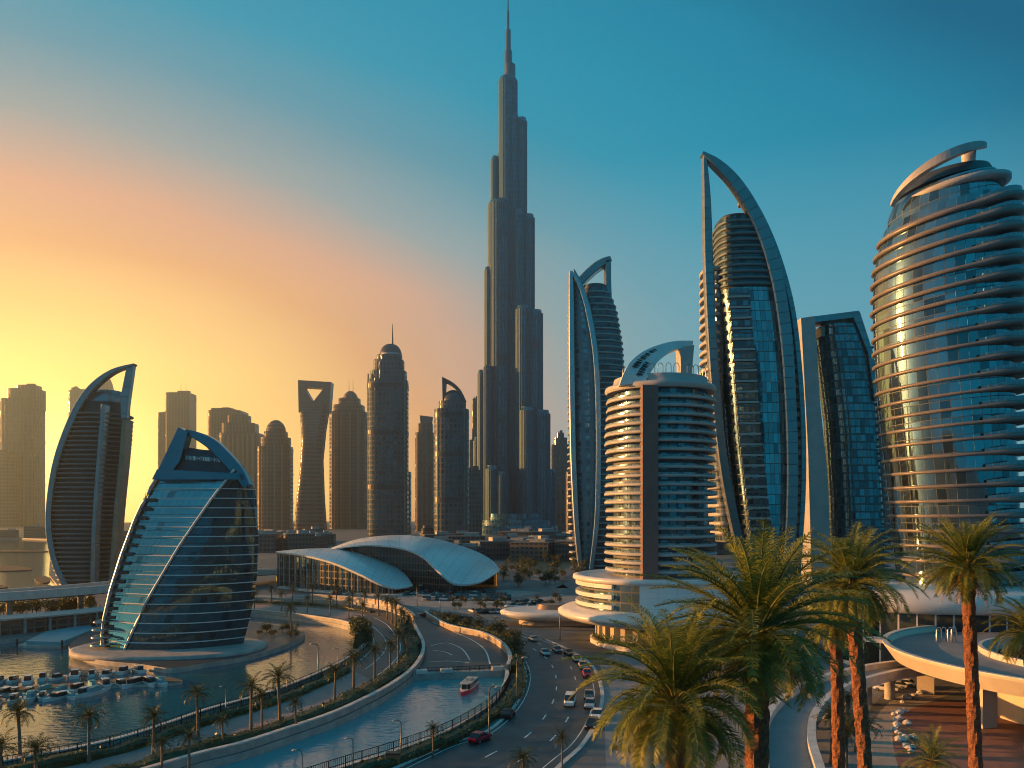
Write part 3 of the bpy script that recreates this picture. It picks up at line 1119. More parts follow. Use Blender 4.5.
for i in range(36):
    py = 318 + i * 6.9
    mb = MB()
    xx = S.x(570.5 + (2.0 if py > 500 else 0) * (py - 500) / 60)
    mb.loft(slab_rings(xx, -3, 2.0, 6.0, S.z(py), S.z(py) + 1.0, 16, 2.2))
    mb.build('side_balcony', M['slab'], T)

# ---- round balcony tower with its podium
S = Site(660, 192)
T = thing('round_balcony_tower', 'round tower of stacked balconies with brown strip, swept crest and white saucer podium', 'building', S.loc)
r = 12.0
mb = MB()
mb.loft([ell(0, 0, r - 0.9, r - 0.9, z, 56) for z in (15.5, 30, 45, S.z(392))])
mb.build('facade', M['balcony_glass'], T)
NFL = 21
zt, zb_ = S.z(398), S.z(572)
fac('balcony_rail_glass', (0.3, 0.3, 0.3), (0.2, 0.3, 0.33), 1.0, 1.4, 0.9, 0.92, metal=0.4, grough=0.12)
for i in range(NFL):
    z = zb_ + (zt - zb_) * (i + 0.2) / NFL
    rr = r + 0.55 + 0.25 * math.sin(i * 0.9)
    mb = MB()
    mb.loft(slab_rings(0, 0, rr + 0.55, rr + 0.35, z, z + 0.62, 60, 2.0, 0, 0.18))
    sl = mb.build('balcony_slab', M['slab'], T)
    mb = MB()
    mb.loft([ell(0, 0, rr + 0.35, rr + 0.15, z + 0.62, 60), ell(0, 0, rr + 0.35, rr + 0.15, z + 1.05, 60)], cap0=False, cap1=False)
    mb.build('balcony_rail', M['balcony_rail_glass'], sl)
mb = MB()
mb.box((S.x(640.5), -(r - 0.2), (15.5 + S.z(394)) / 2), (S.w(14.5), 4.2, S.z(394) - 15.5))
mb.build('stone_strip', M['brown'], T)
mb = MB()
z = S.z(393)
mb.loft([ell(0, 0, r + 0.8, r + 0.8, z - 0.4, 60), ell(0, 0, r + 1.2, r + 1.2, z + 0.3, 60), ell(0, 0, r + 1.0, r + 1.0, z + 1.0, 60), ell(0, 0, r - 0.8, r - 0.8, z + 1.4, 60), ell(0, 0, r - 1.0, r - 1.0, z + 3.0, 60)])
mb.build('roof_drum', M['slab'], T)
# crest: a curved wall that grows out of the drum and sweeps up to a column
ot = smooth_path([S.pt(*q) for q in [(614, 392), (618, 381), (625, 369), (638, 358), (655, 350), (672, 345), (691, 343)]], 6)
it = smooth_path([S.pt(*q) for q in [(636, 390), (641, 384), (646, 376), (654, 366), (664, 358), (676, 352.5), (690, 349.5)]], 6)
mb = MB()
n = len(ot)
rings = []
for i in range(n):
    t = i / (n - 1)
    y = -9.0 * math.cos((t * 0.9) * math.pi / 2) - 1.0
    a, b = ot[i], it[i]
    rings.append([(a.x, y, a.y), (b.x, y - 0.4, b.y), (b.x, y + 2.2, b.y), (a.x, y + 2.6, a.y)])
mb.loft(rings, smooth=False)
mb.build('crest_sweep', M['white'], T)
mb = MB()
mb.xz(S.pts([(676, 351), (690, 349), (687, 384), (678, 384)]), -4.5, 0.5)
mb.build('crest_column', M['slab'], T)
mb = MB()
rr = random.Random(5)
for row, (ya, xa, xb) in enumerate(((-0.45, 0.30, 0.62), (0.15, 0.18, 0.42))):   # two rows of dark unreadable lettering on the sweep
    t = xa
    while t < xb:
        i = min(n - 2, int(t * (n - 1)))
        a, b = ot[i], it[i]
        y = -9.0 * math.cos((t * 0.9) * math.pi / 2) - 1.0 - 0.45
        k = 0.30 + (0.34 if row else 0)
        c = a.lerp(b, k)
        hgt = (b - a).length * 0.12
        tx = (ot[i + 1] - ot[i]).normalized()
        ny = (a - b).normalized()
        for _ in range(2):
            o1 = c + tx * rr.uniform(-.25, .25) + ny * rr.uniform(-.1, .1)
            q = [o1 - ny * hgt + tx * .0, o1 - ny * hgt + tx * .13, o1 + ny * hgt + tx * rr.uniform(.05, .3), o1 + ny * hgt + tx * rr.uniform(-.1, .03)]
            mb.xz([(p.x, p.y) for p in q], y, y + 0.5)
        q = [c - tx * .3, c - tx * .3 + ny * .12, c + tx * .3 + ny * .12, c + tx * .3]
        mb.xz([(p.x, p.y) for p in q], y, y + 0.5)
        t += 0.028
mb.build('sign_lettering', M['dark'], T)
for i in range(13):
    mb = MB()
    a = math.radians(-150 + i * 10)
    x0, y0 = math.cos(a) * (r - 1.5), math.sin(a) * (r - 1.5)
    pp = [(x0 + math.cos(k) * 0.6, y0, S.z(391) + 4.0 + math.sin(k) * 0.8) for k in [j * math.pi / 6 for j in range(7)]]
    pp = [(x0 + .6, y0, S.z(391) + 2.3)] + pp + [(x0 - .6, y0, S.z(391) + 2.3)]
    mb.tube(pp, 0.09, 5)
    mb.build('railing_hoop', M['steel'], T)
# podium
zr = 15.4
mb = MB()
mb.loft([ell(0, 0, 19.2, 19.2, z, 72) for z in (8.0, 11.5, zr)])
fac('podium_glass', (0.10, 0.10, 0.10), (0.22, 0.34, 0.38), 2.4, 2.6, 0.85, 0.94, metal=0.7, grough=0.07)
mb.build('podium_glass', M['podium_glass'], T)
for z in (9.0, 11.3, 13.6):
    mb = MB()
    ring0, ring1 = [], []
    for k in range(27):
        a = math.radians(150 + k * 3)
        ring0.append((math.cos(a) * 20.2, math.sin(a) * 20.2))
    for k in range(26, -1, -1):
        a = math.radians(150 + k * 3)
        ring1.append((math.cos(a) * 18.8, math.sin(a) * 18.8))
    mb.prism(ring0 + ring1, z, z + 0.9)
    mb.build('podium_band', M['white'], T)
mb = MB()
A, B = [], []
for k in range(31):
    a = math.radians(-113 + k * 5)
    A.append((math.cos(a) * 20.3, math.sin(a) * 20.3))
    B.append((math.cos(a) * 18.9, math.sin(a) * 18.9))
mb.prism(A + B[::-1], 8.2, zr - 0.6)
mb.build('podium_wall', M['panelled'] if 'panelled' in M else M.setdefault('panelled', facade('white_panelled_wall', (0.45, 0.46, 0.46), (0.74, 0.75, 0.75), 1.2, 4.0, 0.97, 0.98, metal=0.0, grough=0.4, var=0.05, dark=0.0, jitter=0.004)), T)
mb = MB()
mb.loft([ell(0, 0, 19.6, 19.6, zr - 0.9, 72), ell(0, 0, 20.9, 20.9, zr - 0.5, 72), ell(0, 0, 20.8, 20.8, zr + 0.3, 72), ell(0, 0, 19.6, 19.6, zr + 0.55, 72), ell(0, 0, 18.4, 18.4, zr + 0.2, 72), ell(0, 0, 13, 13, zr + 0.25, 72)])
mb.build('podium_roof', M['white'], T)
mb = MB()
mb.loft([ell(0, 0, 17.5, 17.5, 4.6, 80), ell(0, 0, 22.5, 22.5, 5.6, 80), ell(0, 0, 24.4, 24.4, 6.6, 80), ell(0, 0, 24.5, 24.5, 7.3, 80), ell(0, 0, 23.2, 23.2, 8.0, 80), ell(0, 0, 20.0, 20.0, 8.6, 80)])
mb.build('podium_brim', M['white'], T)
mb = MB()
mb.loft([ell(0, 0, 15.5, 15.5, z, 60) for z in (0, 2.5, 5.2)])
mb.build('ground_floor_wall', M['ground_glass'] if 'ground_glass' in M else M.setdefault('ground_glass', facade('shop_front', (0.42, 0.36, 0.3), (0.18, 0.2, 0.2), 5.4, 3.2, 0.72, 0.6, metal=0.5, grough=0.15)), T)
mb = MB()
mb.loft([ell(1.5, -2.5, 18.5, 18.5, 0.0, 60), ell(1.5, -2.5, 18.5, 18.5, 0.9, 60), ell(1.5, -2.5, 18.0, 18.0, 0.95, 60)])
mb.build('base_plinth', M['kerb'], T)
t = thing('planting_ring', 'dark planted ring round the foot of the saucer podium', 'planter', (S.loc[0] + 1.5, S.loc[1] - 2.5, 0.96))
mb = MB()
rr = random.Random(9)
for _ in range(5200):
    a = rr.uniform(0, 2 * math.pi)
    q = rr.uniform(15.8, 17.8)
    c = Vector((math.cos(a) * q, math.sin(a) * q, rr.uniform(0.0, 0.7)))
    d1 = Vector((rr.gauss(0, 1), rr.gauss(0, 1), rr.gauss(0, 1))).normalized() * rr.uniform(.15, .35)
    d2 = Vector((rr.gauss(0, 1), rr.gauss(0, 1), rr.gauss(0, 1))).normalized() * .15
    mb.face([c - d1, c - d2, c + d1, c + d2])
mb.build('foliage', M['hedge'], t)

# ---- low white canopy left of the podium
S = Site(562, 222)
T = thing('canopy', 'long flat white canopy with rounded nose left of the saucer podium', 'canopy', S.loc)
mb = MB()
mb.loft([ell(0, 0, 14.5, 8.5, 1.6, 48, 2.3), ell(0, 0, 17, 10, 2.6, 48, 2.3), ell(0, 0, 17.2, 10.2, 3.4, 48, 2.3), ell(0, 0, 16, 9.2, 3.9, 48, 2.3)])
mb.build('roof_slab', M['white'], T)
mb = MB()
mb.loft([ell(0, 0, 12, 6.5, 0, 40, 2.3), ell(0, 0, 12, 6.5, 1.8, 40, 2.3)])
mb.build('glass_wall', M['ground_glass'], T)
mb = MB()
mb.loft([ell(-3, 1, 4.0, 3.0, 3.8, 24), ell(-3, 1, 3.4, 2.4, 5.2, 24)])
mb.build('skylight', M['bronze'], T)

# ---- big arched sail tower
S = Site(755, 275)
T = thing('arched_tower', 'tall glass tower held in a pointed sail shaped arch frame, its upper third open', 'skyscraper', S.loc)
left = [(222, 717), (230, 716), (290, 716), (330, 720), (440, 728), (545, 740), (605, 750)]
right = [(222, 757), (232, 763), (290, 777), (350, 784), (400, 787), (460, 788), (540, 785), (605, 780)]
body_loft(T, S, 'facade', left, right, 224, 604, 9, M['curtain_glass'], cy=0, p=2.8)
slabs(T, S, 'louvre_band', [(a, b + 1) for a, b in left], [(a, b - 2) for a, b in right], 227, 294, 11, 9, M['slab_teal'] if 'slab_teal' in M else M.setdefault('slab_teal', plain('blue_grey_louvre', (0.10, 0.15, 0.165), 0.5, var=0.15)), 0.9, 0.9, cy=0, p=2.8)
body_loft(T, S, 'louvre_core', [(a, b - 0.4) for a, b in left], [(a, b + 0.4) for a, b in right], 223.5, 294, 9.1, M['dark_glass_core'] if 'dark_glass_core' in M else M.setdefault('dark_glass_core', facade('dark_core', (0.01, 0.02, 0.025), (0.05, 0.11, 0.13), 2.4, 2.0, 0.8, 0.9, metal=0.6, grough=0.1)), cy=0, p=2.8, steps=8)
mb = MB()
mb.loft([ell(S.x(737), 0, S.w(20), 8, S.z(226), 40, 2.8), ell(S.x(737), 0, S.w(18.5), 7.4, S.z(221), 40, 2.8)])
mb.build('roof_drum', M['dark'], T)
for i in range(25):                                   # column of balconies left of the glass
    py = 304 + i * 10.2
    xl, xr = S.x(interp(left, py)), S.x(interp(left, py)) + S.w(21)
    mb = MB()
    mb.box(((xl + xr) / 2 + 1.4, -7.4, S.z(py)), (xr - xl, 4.6, 0.7), -0.10)
    mb.build('balcony_slab', M['slab'], T)
    mb = MB()
    mb.box(((xl + xr) / 2 + 1.4, -7.2, S.z(py) + 1.7), (xr - xl - 0.4, 4.4, 2.2), -0.10)
    mb.build('balcony_recess', M['balcony_glass'], T)
for i in range(30):                                   # curved balconies on the sunlit left flank
    py = 272 + i * 9.0
    xx = S.x(706 + max(0, (py - 420)) * 0.10)
    mb = MB()
    mb.loft(slab_rings(xx + 1.8, 2, 3.2, 7.0, S.z(py) - 0.5, S.z(py) + 0.7, 24, 2.4))
    mb.build('side_balcony', M['slab'], T)
mb = MB()
rings = []
for i in range(20):
    py = 272 + i * 14.2
    xx = S.x(706 + max(0, (py - 420)) * 0.10)
    rings.append(ell(xx + 3.2, 2, 3.2, 6.0, S.z(py), 24, 2.4))
mb.loft(rings[::-1])
mb.build('flank_wall', M['balcony_glass'], T)
crest_beam(T, S, 'arch_leg', [(705, 153), (707.5, 200), (709, 260), (712, 330), (717, 400), (725, 470), (738, 535), (752, 590), (756, 606)], [3, 7, 8.5, 9, 9, 9, 9, 9, 9], -10, -7, M['frame'])
crest_beam(T, S, 'arch', [(703, 152), (718, 163), (735, 180), (752, 206), (767, 240), (779, 285), (787, 340), (791, 400), (793, 460), (792, 520), (788, 580), (786, 606)], [2.5, 9, 11.5, 12.5, 12.5, 12, 12, 11, 11, 11, 11, 11], -10.5, -7, M['frame'])
crest_beam(T, S, 'outer_rib', [(722, 166), (745, 188), (764, 220), (780, 260), (793, 310), (800, 370), (803.5, 430), (803.5, 490), (800, 550), (796, 606)], [2, 3.5, 4.5, 5, 5, 5, 5, 5, 5, 5], -8.5, -4, M['frame'])
for i in range(42):                                   # small balconies between arch and outer rib
    py = 205 + i * 9.4
    xx = S.w(-6.5) + S.x(interp([(166, 722), (188, 745), (220, 764), (260, 780), (310, 793), (370, 800), (430, 803), (490, 803), (550, 799), (606, 795)], py)) - 2.4
    mb = MB()
    mb.loft(slab_rings(xx, -1.5, 1.3, 4.5, S.z(py), S.z(py) + 0.7, 14, 2.4))
    mb.build('rib_balcony', M['slab'], T)

# ---- framed tower behind it
S = Site(845, 350)
T = thing('framed_tower', 'teal glass tower inside a tall square portal frame, behind the arched tower', 'skyscraper', S.loc)
left = [(325, 817), (332, 815), (420, 826), (500, 831), (590, 833)]
right = [(325, 850), (332, 858), (360, 866), (400, 871), (520, 879), (590, 881)]
fac('teal_grid_glass', (0.05, 0.09, 0.10), (0.17, 0.27, 0.30), 3.3, 2.0, 0.8, 0.9, metal=0.8, grough=0.06, jitter=0.012, dark=0.15)
body_loft(T, S, 'facade', left, right, 329, 588, 11, M['teal_grid_glass'], p=2.6)
mb = MB()
mb.xz(S.ptsd([(801, 318), (815, 316), (820, 400), (828, 480), (832, 590), (812, 590), (808, 450)], -11), -11, 1)
mb.build('portal_leg', M['slab'], T)
mb = MB()
mb.xz(S.ptsd([(858.5, 310.5), (860, 312), (873, 352), (880, 400), (875, 400), (868, 352), (854, 318)], -11), -11, 1)
mb.build('portal_leg', M['frame'], T)
mb = MB()
mb.xz(S.ptsd([(812, 316.5), (859, 310.5), (857, 317), (815, 322)], -11), -10.9, 0.9)
mb.build('portal_beam', M['frame'], T)
mb = MB()
mb.xz(S.pts([(815, 331), (825, 324.5), (840, 324), (852, 329), (860, 338), (815, 340)]), -7, 5)
mb.build('roof_crown', M['bronze'], T)
for i in range(34):
    py = 352 + i * 6.9
    mb = MB()
    mb.loft(slab_rings(S.x(interp(right, py)), -1, 1.6, 8, S.z(py), S.z(py) + 0.9, 16, 2.4))
    mb.build('side_balcony', M['slab'], T)

# ---- round glass tower at right
S = Site(948, 172)
T = thing('round_glass_tower', 'big round glass tower at right edge with tilting pale floor rings and swept roof crest', 'skyscraper', S.loc)
LFT = [(200, 888), (216, 881), (240, 874), (265, 871), (300, 870.5), (380, 874), (440, 880), (500, 887), (560, 893), (640, 899)]
RGT = [(200, 999), (216, 1004), (240, 1006), (265, 1007), (300, 1008), (380, 1012), (440, 1014), (500, 1017), (560, 1019), (640, 1021)]
K = 0.885                                             # a round plan seen off axis looks wider


def fring(py, grow=0.0, dz=0.0, lipgrow=0.0, n=64):
    l, r_ = S.x(interp(LFT, py)), S.x(interp(RGT, py))
    cx, rad = (l + r_) / 2, (r_ - l) / 2 * K
    tl = max(0.0, min(0.26, (520 - py) / 520 * 0.42))
    out = []
    for k in range(n):
        a = 2 * math.pi * k / n
        w = 1 / (1 + math.exp(-(math.cos(a - R(-20)) - 0.55) * 9))
        q = rad + grow + lipgrow * w
        x, y = math.cos(a) * q, math.sin(a) * q
        out.append((cx + x, y, S.z(py) + dz * (1 + 0.8 * w) + x * tl))
    return out


fac('tower_glass', (0.10, 0.12, 0.13), (0.26, 0.38, 0.41), 3.6, 1.9, 0.96, 0.95, metal=0.9, grough=0.04, jitter=0.014, dark=0.14, var=0.4)
mb = MB()
mb.loft([fring(640 - i * (640 - 214) / 26) for i in range(27)])
mb.build('facade', M['tower_glass'], T)
NS = 28
for i in range(NS):
    py = 618 - i * (618 - 228) / (NS - 1)
    top = i >= 1
    mb = MB()
    th = 0.55 + 0.35 * max(0, (400 - py) / 170)
    mb.loft([fring(py, 0.2, -0.15, 1.5), fring(py, 0.6, 0, 2.9), fring(py, 0.6, th * 0.7, 2.9), fring(py, 0.3, th, 2.3)], smooth=True)
    fl = mb.build('floor_ring', M['ring'], T)
    # glass balustrade of the balconies on the right-hand side
    mb = MB()
    a, b = fring(py, 0.3, th, 2.35), fring(py, 0.3, th + 0.5, 2.35)
    idx = [k % 64 for k in range(-16, 7)]
    for p_, q_ in zip(idx, idx[1:]):
        mb.face([a[p_], a[q_], b[q_], b[p_]], [(0, 0), (1.6, 0), (1.6, 1), (0, 1)])
    if py < 600:
        mb.build('balustrade', M['balcony_rail_glass'], fl)


def tring(cx, cy, rad, py, dz, tl, n=56):
    return [(cx + math.cos(2 * math.pi * k / n) * rad, cy + math.sin(2 * math.pi * k / n) * rad, S.z(py) + dz + math.cos(2 * math.pi * k / n) * rad * tl) for k in range(n)]


mb = MB()
mb.loft([tring(S.x(943), 0, 11.2, 226, 0, .25), tring(S.x(942), 0, 10.8, 205, 0, .25), tring(S.x(943), 0, 9.9, 190, 0, .26)])
mb.build('penthouse_glass', M['tower_glass'], T)
mb = MB()
mb.loft([tring(S.x(948), -0.5, 10.5, 199, -0.4, .2), tring(S.x(949), -0.5, 11.2, 199, 0, .2), tring(S.x(949), -0.5, 11.2, 199, 0.9, .2), tring(S.x(949), -0.5, 10.3, 199, 1.3, .2)])
mb.build('roof_slab', M['slab'], T)
mb = MB()
mb.loft([tring(S.x(944), 0, 9.4, 188, 0, .2), tring(S.x(946), 0, 8.2, 178, 0, .15)])
mb.build('roof_drum', M['dark'], T)
pth, wd = [], []
rings = []
for k in range(31):
    t = k / 30
    a = math.radians(195 + t * 150)
    x = S.x(928) + math.cos(a) * 8.6
    y = math.sin(a) * 8.8
    z = S.z(213) + 0.3 + t ** 0.75 * (S.z(157) - S.z(213))
    th = 1.0 + 1.0 * math.sin(math.pi * min(1, t * 1.1))
    wd_ = 1.0 + 1.4 * t
    nx, ny = math.cos(a), math.sin(a)
    rings.append([(x, y, z), (x + nx * wd_, y + ny * wd_, z + 0.2), (x + nx * wd_, y + ny * wd_, z + th), (x, y, z + th + 0.2)])
mb = MB()
mb.loft(rings, smooth=False)
mb.build('crest_sweep', M['slab'], T)
mb = MB()
mb.loft([ell(S.x(959), -3.2, 1.5, 1.2, S.z(186), 20), ell(S.x(960), -3.2, 1.3, 1.0, S.z(172), 20), ell(S.x(960), -3.2, 1.6, 1.2, S.z(154), 20)])
mb.build('crest_column', M['slab'], T)
# ------------------------------------------------------------------ the tallest tower
fac('fin_glass', (0.02, 0.10, 0.14), (0.06, 0.24, 0.31), 8.0, 5.0, 0.7, 0.62, metal=0.7, grough=0.1, wrough=0.5, wmetal=0.0, jitter=0.03, dark=0.25)
S = Site(513, 1240)
T = thing('supertall_tower', 'tallest stepped needle tower in the middle, clustered round shafts rising to a spire', 'skyscraper', S.loc)
TUBES = [(488, 514, 205, 0), (499, 517, 82, -2), (509, 519, 121, -8), (517, 526.5, 124, -7), (491, 498, 160, 2), (497, 504, 155, 5), (513.5, 525, 217, -14), (523, 534, 221, -12),
         (484.5, 492, 272, -5), (490, 499, 268, -8), (516, 530, 313, -22), (528, 542, 317, -20), (478, 485, 375, -12), (483.5, 491, 371, -16), (520, 535, 413, -32), (533, 549, 416, -28),
         (503, 532, 330, 22), (487, 499, 470, -34), (497, 508, 476, -38), (474, 482, 441, -6), (536, 546, 468, -16), (545, 555, 473, -12)]
for x0, x1, py, cy in TUBES:
    mb = MB()
    rx = S.w(x1 - x0) / 2
    cx = S.x((x0 + x1) / 2)
    ry = max(rx * 0.95, 8)
    zt = S.z(py)
    rings = [ell(cx, cy, rx, ry, z, 28, 2.3) for z in [zt * k / 8 for k in range(9)]]
    rings += [ell(cx, cy, rx * 0.9, ry * 0.9, zt + 0.5, 28, 2.3), ell(cx, cy, rx * 0.86, ry * 0.86, zt + 5, 28, 2.3)]
    mb.loft(rings)
    sh = mb.build('shaft', M['fin_glass'], T)
    mb = MB()
    q = 1
    while q * 95 < zt:
        z = zt - q * 95 + 40
        mb.loft([ell(cx, cy, rx * 1.015, ry * 1.015, z, 28, 2.3), ell(cx, cy, rx * 1.015, ry * 1.015, z + 9, 28, 2.3)])
        mb.build('mechanical_band', M['dark'], sh)
        mb = MB()
        q += 1
    mb.loft([ell(cx, cy, rx * 1.02, ry * 1.02, zt - 10, 28, 2.3), ell(cx, cy, rx * 1.02, ry * 1.02, zt - 5, 28, 2.3)])
    mb.build('mechanical_band', M['dark'], sh)
    mb = MB()
    nf = max(10, int(rx * 1.3))
    for k, p_ in enumerate(ell(cx, cy, rx + .3, ry + .3, 0, nf * 2, 2.3)):
        if p_[1] < cy + ry * .4:
            mb.box((p_[0], p_[1], zt / 2), (0.9, 1.1, zt - 1), 0.6)
    mb.build('fin_cladding', M['fin_steel'] if 'fin_steel' in M else M.setdefault('fin_steel', plain('fin_steel', (.01, .12, .17), .5, metal=0, var=.1, spec=.3)), sh)
mb = MB()
for cx, rx, pa, pb in ((510, 5.8, 140, 66), (508.3, 4.0, 80, 52), (508.2, 2.7, 60, 31), (508, 1.4, 40, 12), (508, 0.7, 14, -1)):
    mb.loft([ell(S.x(cx), -2, S.w(rx), S.w(rx), S.z(pa), 16), ell(S.x(cx), -2, S.w(rx * 0.93), S.w(rx * .93), S.z(pb), 16)])
mb.build('spire', M['dark_steel'] if 'dark_steel' in M else M.setdefault('dark_steel', plain('dark_steel', (0.08, 0.09, 0.10), 0.35, metal=0.6, var=0.2)), T)
mb = MB()
for k, (w, h) in enumerate(((58, 14), (48, 22), (40, 32))):
    mb.loft([ell(S.x(516), -20, S.w(w * .72), 50 - k * 6, 0, 40, 3), ell(S.x(516), -20, S.w(w * .7), 48 - k * 6, h, 40, 3)])
mb.build('podium', M['fin_glass'], T)

# ------------------------------------------------------------------ far towers, each its own tiers
WARM = dict(metal=0.4, grough=0.12, jitter=0.03)
fac('pier_wall', (0.12, 0.075, 0.065), (0.05, 0.07, 0.075), 11.0, 9.0, 0.85, 0.5, **WARM)
fac('grid_wall', (0.14, 0.088, 0.072), (0.06, 0.06, 0.065), 8.5, 7.0, 0.6, 0.6, **WARM)
fac('band_wall', (0.12, 0.085, 0.075), (0.06, 0.07, 0.08), 8.0, 14.0, 0.55, 0.92, **WARM)
fac('blue_wall', (0.08, 0.095, 0.105), (0.06, 0.11, 0.13), 6.0, 4.5, 0.66, 0.66, **WARM)


def tiers(T, S, lst, mat, dep=0.9, p=4.0, name='tower_tier', cy=0.0, n=32):
    for x0, x1, pa, pb in lst:
        rx = S.w(x1 - x0) / 2
        mb = MB()
        mb.loft([ell(S.x((x0 + x1) / 2), cy, rx, max(rx * dep, 4), z, n, p) for z in (max(0, S.z(pa)), (max(0, S.z(pa)) + S.z(pb)) / 2, S.z(pb))], smooth=False)
        t_ = mb.build(name, mat, T)
        za, zb2 = max(0, S.z(pa)), S.z(pb)
        if zb2 - za > 90:
            for q in (0.34, 0.68, 0.97):
                z = za + (zb2 - za) * q
                mb = MB()
                mb.loft([ell(S.x((x0 + x1) / 2), cy, rx * 1.012, max(rx * dep, 4) * 1.012, zz, n, p) for zz in (z - 5, z)], smooth=False)
                mb.build('mechanical_band', M['dark'], t_)
        if zb2 > 60:
            mb = MB()
            mb.box((S.x((x0 + x1) / 2) + rx * .2, cy, zb2 + 2.5), (rx * .7, max(rx * dep, 4) * .6, 5))
            mb.build('roof_plant', M['dark_steel'], t_)
            mb = MB()
            mb.box((S.x((x0 + x1) / 2) - rx * .45, cy, zb2 + 1.5), (rx * .3, max(rx * dep, 4) * .4, 3))
            mb.build('roof_plant', M['dark_steel'], t_)


def dome(T, S, x0, x1, pa, pb, mat, name='dome', point=1.0, n=24):
    rx = S.w(x1 - x0) / 2
    z0, z1 = S.z(pa), S.z(pb)
    mb = MB()
    mb.loft([ell(S.x((x0 + x1) / 2), 0, max(rx * math.cos(t * math.pi / 2) ** point, 0.2), max(rx * .9 * math.cos(t * math.pi / 2) ** point, .2), z0 + (z1 - z0) * math.sin(t * math.pi / 2), n) for t in [k / 7 for k in range(8)]])
    mb.build(name, mat, T)


def mast(T, S, px, pa, pb, r=0.9, name='antenna'):
    mb = MB()
    mb.loft([ell(S.x(px), 0, r, r, S.z(pa), 8), ell(S.x(px), 0, r * 0.3, r * 0.3, S.z(pb), 8)])
    mb.build(name, M['dark_steel'], T)


def piers(T, S, x0, x1, pa, pb, n, y, w=1.2, mat=None, name='pier'):
    for i in range(n):
        px = x0 + (x1 - x0) * (i + 0.5) / n
        mb = MB()
        za, zb2 = max(0, S.z(pa)), S.z(pb)
        mb.box((S.x(px), y * S.d / 1250, (za + zb2) / 2), (w * S.d / 1250, 2.5, zb2 - za))
        mb.build(name, mat or M['bronze'], T)


def far_tower(px, d, label):
    S = Site(px, d)
    return thing('skyscraper', label, 'skyscraper', S.loc), S


T, S = far_tower(22, 2000, 'broad hazy tower with rounded top at the far left edge, sun behind it')
tiers(T, S, [(5, 40, 535, 400), (12, 41.5, 410, 390), (20, 39, 395, 386)], M['pier_wall'])
mast(T, S, 34, 387, 383, 1.2)
T, S = far_tower(5, 1950, 'lower hazy block in front of the broad tower at the far left edge')
tiers(T, S, [(-14, 17, 535, 456), (-10, 10, 458, 452)], M['grid_wall'])
T, S = far_tower(35, 2500, 'tiny pale tapering tower far off between the left edge and sail tower')
tiers(T, S, [(29, 41, 530, 514), (32, 40, 515, 497)], M['pier_wall'])
T, S = far_tower(77, 2600, 'thin pale tower peeping out left behind the sail tower crest')
tiers(T, S, [(71, 90, 530, 391), (72, 79, 392, 388)], M['pier_wall'])
mast(T, S, 75, 389, 385, .8)
T, S = far_tower(104, 2700, 'pale pointed tower seen through the open crest of the sail tower')
tiers(T, S, [(93, 116, 530, 400)], M['pier_wall'])
dome(T, S, 95, 114, 400, 376, M['pier_wall'], 'roof', 0.8)
T, S = far_tower(178, 2500, 'hazy twin slab tower with two antennas, right of the sail tower')
tiers(T, S, [(160, 173, 532, 413), (169.5, 193, 532, 394)], M['pier_wall'], 1.0, 8)
mast(T, S, 181, 394, 383, 1.0)
mast(T, S, 186, 394, 381, 1.0)
mb = MB()
mb.box((S.x(184), 0, S.z(392.5)), (S.w(12), 10, S.w(3)))
mb.build('roof_plant', M['dark_steel'], T)
T, S = far_tower(228, 2400, 'flat topped hazy tower rising behind the glass sail building')
tiers(T, S, [(212, 245, 533, 412), (213, 236, 413, 409.5)], M['pier_wall'], 1, 6)
for q in (218, 225, 233):
    mast(T, S, q, 411, 406.5, 0.8)
T, S = far_tower(242, 2150, 'wide ribbed hazy tower with stepped shoulders right of the flat topped one')
tiers(T, S, [(222, 262, 533, 434), (224, 257, 436, 424), (229, 250, 426, 416)], M['pier_wall'], 0.8, 4)
piers(T, S, 223, 261, 533, 436, 8, -30, 3)
T, S = far_tower(276, 1650, 'domed stone tower with rounded shoulders, left of the bottle opener tower')
tiers(T, S, [(259, 292, 536, 447), (262, 290, 448, 438), (265, 287, 440, 432)], M['grid_wall'], 0.9, 3)
dome(T, S, 266, 286, 433, 420, M['band_wall'])
piers(T, S, 261, 290, 536, 446, 4, -23, 2.2)
# bottle opener tower
T, S = far_tower(315, 1600, 'curved slab tower with a trapezoid hole through its top, like a bottle opener')
prof = [(536, 296, 327), (500, 297, 324), (460, 298, 325), (430, 300, 328), (410, 300.5, 330), (398, 300, 331.5)]
mb = MB()
rings = []
for i in range(29):
    py = 536 - (536 - 412) * i / 28
    l = interp([(380, 299.5), (410, 300.2), (440, 302.5), (470, 300.5), (500, 297), (537, 294)], py)
    r_ = interp([(380, 332.5), (400, 331), (430, 326), (460, 323), (500, 324.5), (537, 327)], py)
    rings.append(ell(S.x((l + r_) / 2), 0, S.w(r_ - l) / 2, 16, S.z(py), 32, 3.5))
mb.loft(rings)
mb.build('facade', M['band_wall'], T)
mb = MB()
mb.xz(S.pts([(299.5, 381), (332.5, 383), (331, 402), (329.7, 413), (300.2, 413)][:0] or [(299.5, 381), (305.5, 388), (313, 401), (300.2, 413)]), -12, 12)
mb.xz(S.pts([(332.5, 383), (330.2, 413), (315, 402), (325, 389)]), -12, 12)
mb.xz(S.pts([(300.2, 413), (313, 401), (315, 402), (330.2, 413)]), -11.9, 11.9)
mb.xz(S.pts([(299.5, 381), (332.5, 383), (325, 389), (305.5, 388)]), -12, 12)
mb.build('crown_frame', M['dark_steel'], T)
mb = MB()
mb.xz(S.pts([(303, 402), (315, 409), (327, 403), (318, 445), (311, 445)]), -18.5, -12)
mb.build('inset_panel', M['blue_wall'], T)
T, S = far_tower(351, 1750, 'stepped tower with a small dome and two antennas, right of the bottle opener tower')
